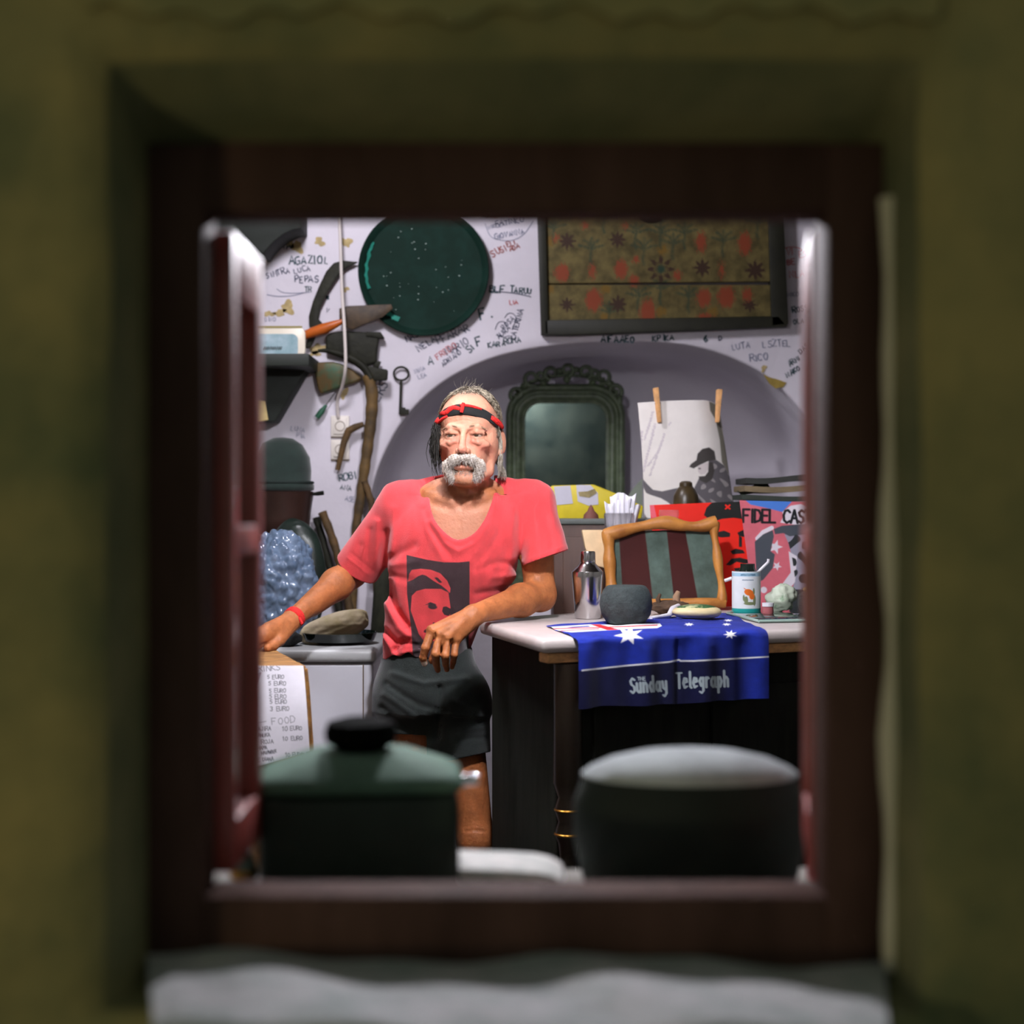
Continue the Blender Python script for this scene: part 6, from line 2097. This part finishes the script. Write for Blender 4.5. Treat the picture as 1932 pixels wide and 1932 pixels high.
# narrow dark stand with pot and hat
STZ = P(0, 1008, 4.36).z
st = thing('narrow_stand', 'narrow black stand under the brown pot at the left', 'stand', (-0.72, 4.45, 0))
box('top', (-0.98, 4.30, STZ - 0.03), (-0.612, 4.57, STZ), m_dark, st, 0.004)
box('back', (-0.97, 4.54, 0.0), (-0.62, 4.565, STZ - 0.031), m_dark, st, 0.003)
for x in (-0.97, -0.655):
    for y in (4.31, 4.50):
        box('leg', (x, y, 0), (x + 0.035, y + 0.035, STZ - 0.031), m_dark, st, 0.003)
pc = Vector((P(533, 0, 4.40).x, 4.41, STZ))
bp_ = thing('brown_pot', 'dark brown saucepan with a stub handle on the black stand', 'pot', pc)
lathe('body', [(0, 0), (0.072, 0), (0.078, 0.008), (0.080, 0.05), (0.090, 0.115), (0.092, 0.125), (0.088, 0.126), (0.078, 0.06), (0, 0.05)], pc, mat('dark_brown_enamel', (48, 30, 24), rough=0.35, vary=0.2), bp_, 40)
tube('handle', [pc + Vector((0.088, -0.01, 0.118)), pc + Vector((0.105, -0.012, 0.1195)), pc + Vector((0.122, -0.014, 0.122))], [0.004, 0.0065, 0.0068], m_dark, bp_, 10)
ht = thing('cloth_hat', 'dark green cloth hat set on top of the brown pot', 'hat', pc + Vector((0, 0, 0.126)))
hz = 0.1265
HTM = mat('dark_green_felt', (24, 40, 34), rough=0.9, vary=0.2, scale=14, sheen=0.3)
bm = bmesh.new()
add_lathe(bm, [(0.080, hz), (0.091, hz + 0.004), (0.093, hz + 0.018), (0.084, hz + 0.026), (0.086, hz + 0.060), (0.080, hz + 0.10), (0.060, hz + 0.140), (0.030, hz + 0.158), (0, hz + 0.162)], Matrix.Translation(pc), 36)
for v in bm.verts:
    n = vnoise(np.array([v.co[:]]) * 10, 3.0, 4)[0]
    v.co += (v.co - pc - Vector((0, 0, 0.2))) * 0.07 * n * min(1, max(0, (v.co.z - pc.z - hz) / 0.03))
from_bm('crown', bm, HTM, ht, smooth=True)
tube('hat_band', [pc + Vector((0.0885 * math.cos(a), 0.0885 * math.sin(a), hz + 0.026)) for a in [2 * math.pi * i / 32 for i in range(33)]], 0.004, mat('dark_band', (26, 38, 34), rough=0.8), ht, 6)
# yellow tag
o = prism('paper_tag', wl([(470, 752), (500, 757), (506, 792), (470, 798)], 4.49), (0, 0.002, 0), mat('faded_yellow_tag', (200, 178, 120), rough=0.8, vary=0.2, scale=20), None)
tag(o, 'faded yellow paper tag hanging from the shelf bracket', 'tag')

# chest freezer
FZ = 0.893
fx0, fx1, fy0, fy1 = -0.78, P(713, 0, 3.76).x, 3.765, 4.28
fzr = thing('chest_freezer', 'white chest freezer behind the wooden crate and the man', 'freezer', ((fx0 + fx1) / 2, 4.0, 0))
m_frz = mat('white_enamel', (214, 214, 222), rough=0.3, vary=0.04, scale=4)
box('cabinet', (fx0, fy0, 0.03), (fx1 - 0.012, fy1, FZ - 0.034), m_frz, fzr, 0.012, seg=3)
box('lid', (fx0 - 0.006, fy0 - 0.014, FZ - 0.033), (fx1 - 0.004, fy1, FZ), mat('grey_white_lid', (186, 188, 188), rough=0.35), fzr, 0.012, seg=4)
box('hinge_panel', (P(686, 0, 3.76).x, fy0 - 0.004, 0.62), (fx1 - 0.014, fy0 + 0.004, FZ - 0.040), m_frz, fzr, 0.002)
box('panel_seam', (P(684, 0, 3.76).x, fy0 - 0.0012, 0.62), (P(686, 0, 3.76).x, fy0 + 0.002, FZ - 0.040), m_gap, fzr, 0.0)
box('plinth', (fx0 + 0.02, fy0 + 0.03, 0), (fx1 - 0.04, fy1 - 0.02, 0.031), m_dark, fzr, 0.003)
# dark glass dish and rock
dc = P(640, 1212, 3.93)
dsh = lathe('glass_dish', [(0, 0), (0.055, 0), (0.088, 0.008), (0.096, 0.030), (0.092, 0.031), (0.082, 0.012), (0, 0.008)], (dc.x, 3.93, FZ), mat('black_green_glass', (14, 24, 20), rough=0.06, spec=0.8), None, 40, sx=1.05)
tag(dsh, 'shallow black glass dish under the rock on the freezer', 'dish')
rk = blob('rock', P(631, 1184, 3.925), (0.090, 0.05, 0.036), mat('mossy_tan_rock', (216, 200, 172), rough=0.9, col2=(156, 142, 88), scale=7, thr=(0.42, 0.72), bump=0.8, bscale=40), None, amp=0.10, f=1.3, seed=12, sub=5, rot=Euler((0, math.radians(-17), 0)), power=2.6)
tag(rk, 'tan mossy rock lying on the black glass dish', 'rock')
bs = blob('black_cloth_heap', (P(522, 0, 3.86).x, 3.86, FZ + 0.020), (0.062, 0.06, 0.026), m_band_k, None, amp=0.15, f=2, seed=2, flat_z=FZ + 0.0005)
tag(bs, 'crumpled black cloth on the freezer under the outstretched arm', 'cloth')
# clear plastic sack and black bag
m_sack = mat('crinkled_clear_plastic', (92, 114, 142), rough=0.07, col2=(136, 156, 182), scale=26, spec=1.0, trans=0.3, ior=1.4)
c = P(532, 1104, 4.10)
sk_ = blob('plastic_sack', (c.x, 4.045, c.z), (0.100, 0.085, 0.150), m_sack, None, amp=0.10, f=2.2, seed=21, sub=6, flat_z=FZ + 0.001)
rn = np.random.default_rng(4)
co = np.empty(len(sk_.data.vertices) * 3)
sk_.data.vertices.foreach_get('co', co)
co = co.reshape(-1, 3)
cc_ = np.array((c.x, 4.045, c.z))
co += (co - cc_) * (0.05 * vnoise(co * 30, 3.0, 9)[:, None])
sites = co[rn.integers(len(co), size=420)]
dmin = np.full(len(co), 9.0)
for q in sites:
    dmin = np.minimum(dmin, np.linalg.norm(co - q, axis=1))
co += (co - cc_) / np.linalg.norm(co - cc_, axis=1)[:, None] * (0.9 * np.sqrt(np.maximum(0.0115 ** 2 - dmin ** 2, 0)))[:, None]
co[:, 2] = np.maximum(co[:, 2], FZ + 0.001)
sk_.data.vertices.foreach_set('co', co.ravel())
tag(sk_, 'bulging sack of pale blue bubble plastic on the freezer', 'sack')
rs = random.Random(11)
c = P(556, 1075, 4.20)
bg = blob('black_bag', (c.x, 4.205, P(0, 1094, 4.2).z), (0.088, 0.050, 0.170), mat('black_bin_bag', (22, 34, 28), rough=0.35, vary=0.3, scale=20, bump=0.4, bscale=30), None, amp=0.06, f=1.6, seed=5, sub=5, flat_z=FZ + 0.001)
tag(bg, 'black bin bag behind the clear plastic sack', 'bag')

# crate with the price list
KZ = 0.92
fd = F_PX * (CAM_Z - KZ) / (1256 - 966)
kx1 = P(577, 0, fd).x
m_cr = mat('worn_crate_wood', (176, 128, 72), rough=0.75, col2=(104, 70, 36), scale=7, bump=0.5, bscale=40, stretch=(2, 12, 2))
crt = thing('wooden_crate', 'worn wooden crate with a handwritten price list on its front', 'crate', (-0.72, 3.3, 0))
top_pts = [Vector((-1.02, fd, KZ)), Vector((kx1, fd, KZ)), Vector((P(515, 0, 3.50).x, 3.50, KZ)), Vector((-1.02, 3.50, KZ))]
for i in range(5):      # planks of the top
    a0, a1 = i / 5, (i + 0.94) / 5
    q = [top_pts[0].lerp(top_pts[3], a0), top_pts[1].lerp(top_pts[2], a0), top_pts[1].lerp(top_pts[2], a1), top_pts[0].lerp(top_pts[3], a1)]
    prism('top_plank', [p - Vector((0, 0, 0.020)) for p in q], (0, 0, 0.020 - 0.0008 * (i % 2)), m_cr, crt, bevel=0.0025)
q = [Vector((-1.00, fd + 0.014, 0.0)), Vector((kx1 - 0.004, fd + 0.014, 0.0)), Vector((P(515, 0, 3.50).x - 0.01, 3.49, 0.0)), Vector((-1.00, 3.49, 0.0))]
prism('body', q, (0, 0, KZ - 0.021), m_cr, crt, bevel=0.004)
m_strip = mat('brown_corner_strip', (150, 104, 44), rough=0.8, col2=(92, 60, 24), scale=60)
q = [P(566, 1262, fd), P(579, 1262, fd), P(583, 1300, fd), P(590, 1400, fd), P(592, 1470, fd), P(580, 1470, fd)]
prism('corner_strip', q, (0, 0.013, 0), m_strip, crt, bevel=0.002)


def menu_fn(u_, v_):
    px = 420 * (1 - u_) + (572 + 12 * v_ ** 0.8) * u_
    py = 1256 * (1 - v_) + (1466 - 50 * u_) * v_
    d = fd - 0.004 - 0.055 * v_ - 0.012 * np.sin(v_ * 3.0) * (0.4 + 0.6 * u_) - 0.003 * np.sin(u_ * 5 + v_ * 4)
    return [(px - 966) * d / F_PX, d, CAM_Z - (py - 966) * d / F_PX]


qu, qv = np.meshgrid(np.linspace(0, 1, 201), np.linspace(0, 1, 221))
X_, Y_ = pxs(np.stack(menu_fn(qu, qv), -1))
ml = []
for t, x, y, h, a, sq, sd_ in (('DRINKS', 478, 1267, 11, -3, 1.15, 1), ('5 EURO', 504, 1281, 7.5, 0, 1.0, 2), ('5 EURO', 507, 1293, 7.5, 0, 0.98, 3), ('5 EURO', 508, 1307, 7.5, 0, 0.98, 4), ('5 EURO', 508, 1318, 7.5, 0, 1.0, 5), ('5 EURO', 509, 1328, 7.5, -1, 1.0, 6),
                               ('3 EURO', 510, 1341, 8, 0, 1.02, 7), ('AJIRA', 488, 1379, 8, -3, 0.9, 9), ('10 EURO', 532, 1379, 8, -2, 0.95, 10), ('ANUKA', 488, 1391, 7, -3, 0.85, 11), ('ROJA', 494, 1404, 8, -4, 0.95, 12), ('10 EURO', 533, 1398, 8, -3, 0.95, 13),
                               ('HAMA', 488, 1415, 6.5, -6, 0.85, 14), ('NAVANBER', 494, 1424, 6, -8, 0.8, 15), ('E DIANA', 488, 1437, 7, -5, 0.85, 16), ('10 EURO', 538, 1428, 7, -4, 0.95, 17)):
    ml += strokes(t, x, y, h, math.radians(a), sq, 0.2, sd_, 1.12)
ink = sd_text(X_, Y_, ml, 0.62)
food = sd_text(X_, Y_, strokes('FOOD', 514, 1368, 13, math.radians(-6), 1.05, 0.2, 8) + [[(487, 1364), (502, 1361)]], 0.6)
smear = sd_poly(X_, Y_, [(478, 1272), (494, 1268), (490, 1282), (484, 1296), (478, 1296)])
m_menu = print_mat('menu_paper', (238, 234, 242), [('smear', (120, 116, 128)), ('food', (112, 108, 116)), ('ink', (52, 50, 60))], rough=0.7, width=0.5, vary=0.03)
mo = sheet('price_list', menu_fn, 200, 220, m_menu, {'ink': ink, 'food': food, 'smear': smear}, None, 0.0005)
tag(mo, 'white paper price list with handwritten drinks and food prices', 'price list')

# ================================================================== ON THE INNER WINDOW LEDGE
LZ = 0.796
m_pot = mat('dark_green_enamel', (34, 48, 41), rough=0.5, vary=0.2, scale=10)
lp = thing('lidded_box_pot', 'dark green box-shaped pot with a sloping lid and black knob on the ledge', 'pot', (-0.17, 1.70, LZ))
M = Matrix.Translation((P(678, 0, 1.70).x, 1.715, LZ)) @ Matrix.Rotation(math.radians(5), 4, 'Z')
hw, hdp = 0.110, 0.085
zt = P(0, 1500, 1.63).z - LZ
box('body', (-hw, -hdp, 0), (hw, hdp, zt), m_pot, lp, 0.012, M, 3)
bm = bmesh.new()
lv = []
for (sx, sy, z) in ((hw + 0.006, hdp + 0.006, zt + 0.001), (hw + 0.006, hdp + 0.006, zt + 0.010), (hw * 0.93, hdp * 0.93, zt + 0.017), (0.058, 0.05, zt + 0.034), (0.046, 0.042, zt + 0.036)):
    ring = []
    for k in range(40):
        a = 2 * math.pi * k / 40
        c, s = math.cos(a), math.sin(a)
        e = 0.32
        ring.append(bm.verts.new(M @ Vector((sx * math.copysign(abs(c) ** e, c), sy * math.copysign(abs(s) ** e, s), z))))
    lv.append(ring)
for i in range(len(lv) - 1):
    for k in range(40):
        bm.faces.new((lv[i][k], lv[i][(k + 1) % 40], lv[i + 1][(k + 1) % 40], lv[i + 1][k]))
bm.faces.new(lv[0][::-1])
bm.faces.new(lv[-1])
from_bm('lid', bm, mat('worn_green_lid', (96, 126, 110), spec=0.2, rough=0.75, vary=0.2, scale=10), lp, smooth=True)
lathe('knob', [(0.026, zt + 0.036), (0.030, zt + 0.040), (0.040, zt + 0.046), (0.042, zt + 0.056), (0.038, zt + 0.068), (0.020, zt + 0.073), (0, zt + 0.074)], M @ Vector((0, 0, 0)), mat('matt_black_knob', (12, 14, 12), rough=0.85, spec=0.03), lp, 32)
for sx in (-1, 1):
    a = M @ Vector((sx * hw, 0, zt - 0.004))
    tube('side_handle', [a, a + Vector((sx * 0.014, 0, 0.004)), a + Vector((sx * 0.026, 0, 0.004))], [0.006, 0.007, 0.006], mat('silver_metal', (220, 222, 226)), lp, 10)

dm = P(1306, 0, 1.72)
dp = thing('domed_pot', 'big round dark pot with a dull grey domed lid on the ledge', 'pot', (dm.x, 1.735, LZ))
m_dome = mat('dull_grey_green_lid', (190, 198, 200), spec=0.2, rough=0.8, bump=0.5, bscale=14, bdist=0.006, vary=0.25, scale=9)
rz = 0.135
lathe('body', [(0, 0), (0.110, 0), (0.124, 0.010), (0.136, 0.06), (0.136, rz - 0.030), (0.128, rz - 0.008), (0.124, rz)], (dm.x, 1.745, LZ), mat('sooty_black_iron', (32, 42, 36), rough=0.7, vary=0.2), dp, 56, sy=0.62)
lathe('lid', [(0.126, rz), (0.127, rz + 0.003), (0.118, rz + 0.010), (0.095, rz + 0.020), (0.060, rz + 0.028), (0.02, rz + 0.032), (0, rz + 0.0323)], (dm.x, 1.745, LZ), m_dome, dp, 56, angle=60, sy=0.6)

ws = thing('white_stone', 'pale mottled stone slab lying between the two dark pots', 'stone', (P(965, 0, 1.74).x, 1.74, LZ))
pts = [P(a, b, 1.70) for a, b in ((853, 1640), (900, 1641), (960, 1643), (1010, 1646), (1040, 1652), (1060, 1662), (1068, 1670), (1066, 1700), (853, 1700))]
pts = [Vector((p.x, p.y, max(p.z, LZ))) for p in pts]
prism('slab', pts, (0, 0.10, 0), mat('pale_mottled_stone', (240, 236, 230), rough=0.7, col2=(200, 204, 198), scale=30, bump=0.5, bscale=60), ws, bevel=0.008, seg=3)
jr = Vector((P(461, 0, 1.66).x, 1.66, LZ))
bj = thing('brass_banded_jar', 'small glass jar with brass bands beside the box-shaped pot', 'jar', jr)
lathe('glass', [(0, 0), (0.013, 0), (0.0145, 0.006), (0.0145, 0.05), (0.010, 0.060), (0.010, 0.066), (0, 0.067)], jr, mat('grey_green_glass', (110, 130, 120), rough=0.15, spec=0.7), bj, 20)
for z in (0.020, 0.036):
    lathe('brass_band', [(0.0146, z), (0.0162, z + 0.002), (0.0162, z + 0.008), (0.0146, z + 0.010)], jr, mat('brass', (190, 140, 60)), bj, 20)
rc_ = Vector((P(1556, 0, 1.80).x, 1.80, LZ))
ro = thing('red_bottle', 'small red plastic bottle behind the domed pot by the right casement', 'bottle', rc_)
lathe('body', [(0, 0), (0.020, 0), (0.022, 0.006), (0.022, 0.09), (0.012, 0.112), (0.010, 0.118)], rc_, mat('red_plastic', (190, 60, 60), rough=0.35), ro, 24)
lathe('cap', [(0.011, 0.118), (0.012, 0.119), (0.012, 0.134), (0, 0.135)], rc_, mat('orange_plastic', (196, 110, 50), rough=0.4), ro, 20)

# ================================================================== LAMP
for L_, lb in ((LAMP, 'bare-bulb pendant lamp above the man, out of the window view'), (LAMP2, 'white enamel pendant lamp over the counter, just above the window view')):
    lm = thing('pendant_lamp', lb, 'lamp', (L_.x, L_.y, RZ), 'ceiling pendants')
    lathe('canopy', [(0.045, 0), (0.045, -0.012), (0.012, -0.022), (0, -0.022)], (L_.x, L_.y, RZ - 0.001), m_sock, lm, 24)
    tube('cord', [(L_.x, L_.y, RZ - 0.02), (L_.x, L_.y, L_.z + 0.12)], 0.003, m_iron, lm, 8)
    if L_ is LAMP2:
        lathe('lamp_shade', [(0.021, 0.098), (0.06, 0.085), (0.15, 0.020), (0.200, -0.018), (0.205, -0.024), (0.202, -0.024), (0.197, -0.017), (0.148, 0.016), (0.06, 0.079), (0.021, 0.092)], L_, mat('white_enamel_shade', (220, 220, 214), rough=0.4), lm, 48)
    lathe('socket', [(0, 0.125), (0.014, 0.125), (0.020, 0.11), (0.020, 0.075), (0, 0.075)], L_, m_iron, lm, 20)

# ================================================================== OUTSIDE: lantern in the lane, left of the window
ln = thing('street_lantern', 'low street lantern on a post in the lane outside', 'lantern', (STREET.x, STREET.y, 0))
tube('post', [(STREET.x, STREET.y + 0.12, 0), (STREET.x, STREET.y + 0.12, 0.95)], 0.02, m_iron, ln, 10)
tube('arm', [(STREET.x, STREET.y + 0.12, 0.95), (STREET.x, STREET.y + 0.06, 1.0), (STREET.x, STREET.y, 0.97)], 0.01, m_iron, ln, 8)
lathe('cap', [(0.012, 0.17), (0.03, 0.15), (0.09, 0.11), (0.088, 0.105), (0, 0.12)], STREET, m_iron, ln, 20)
tag(box('lane', (-3.0, -1.5, -0.12), (3.0, 1.27, -0.02), m_floor, None, 0.0), kind='structure')
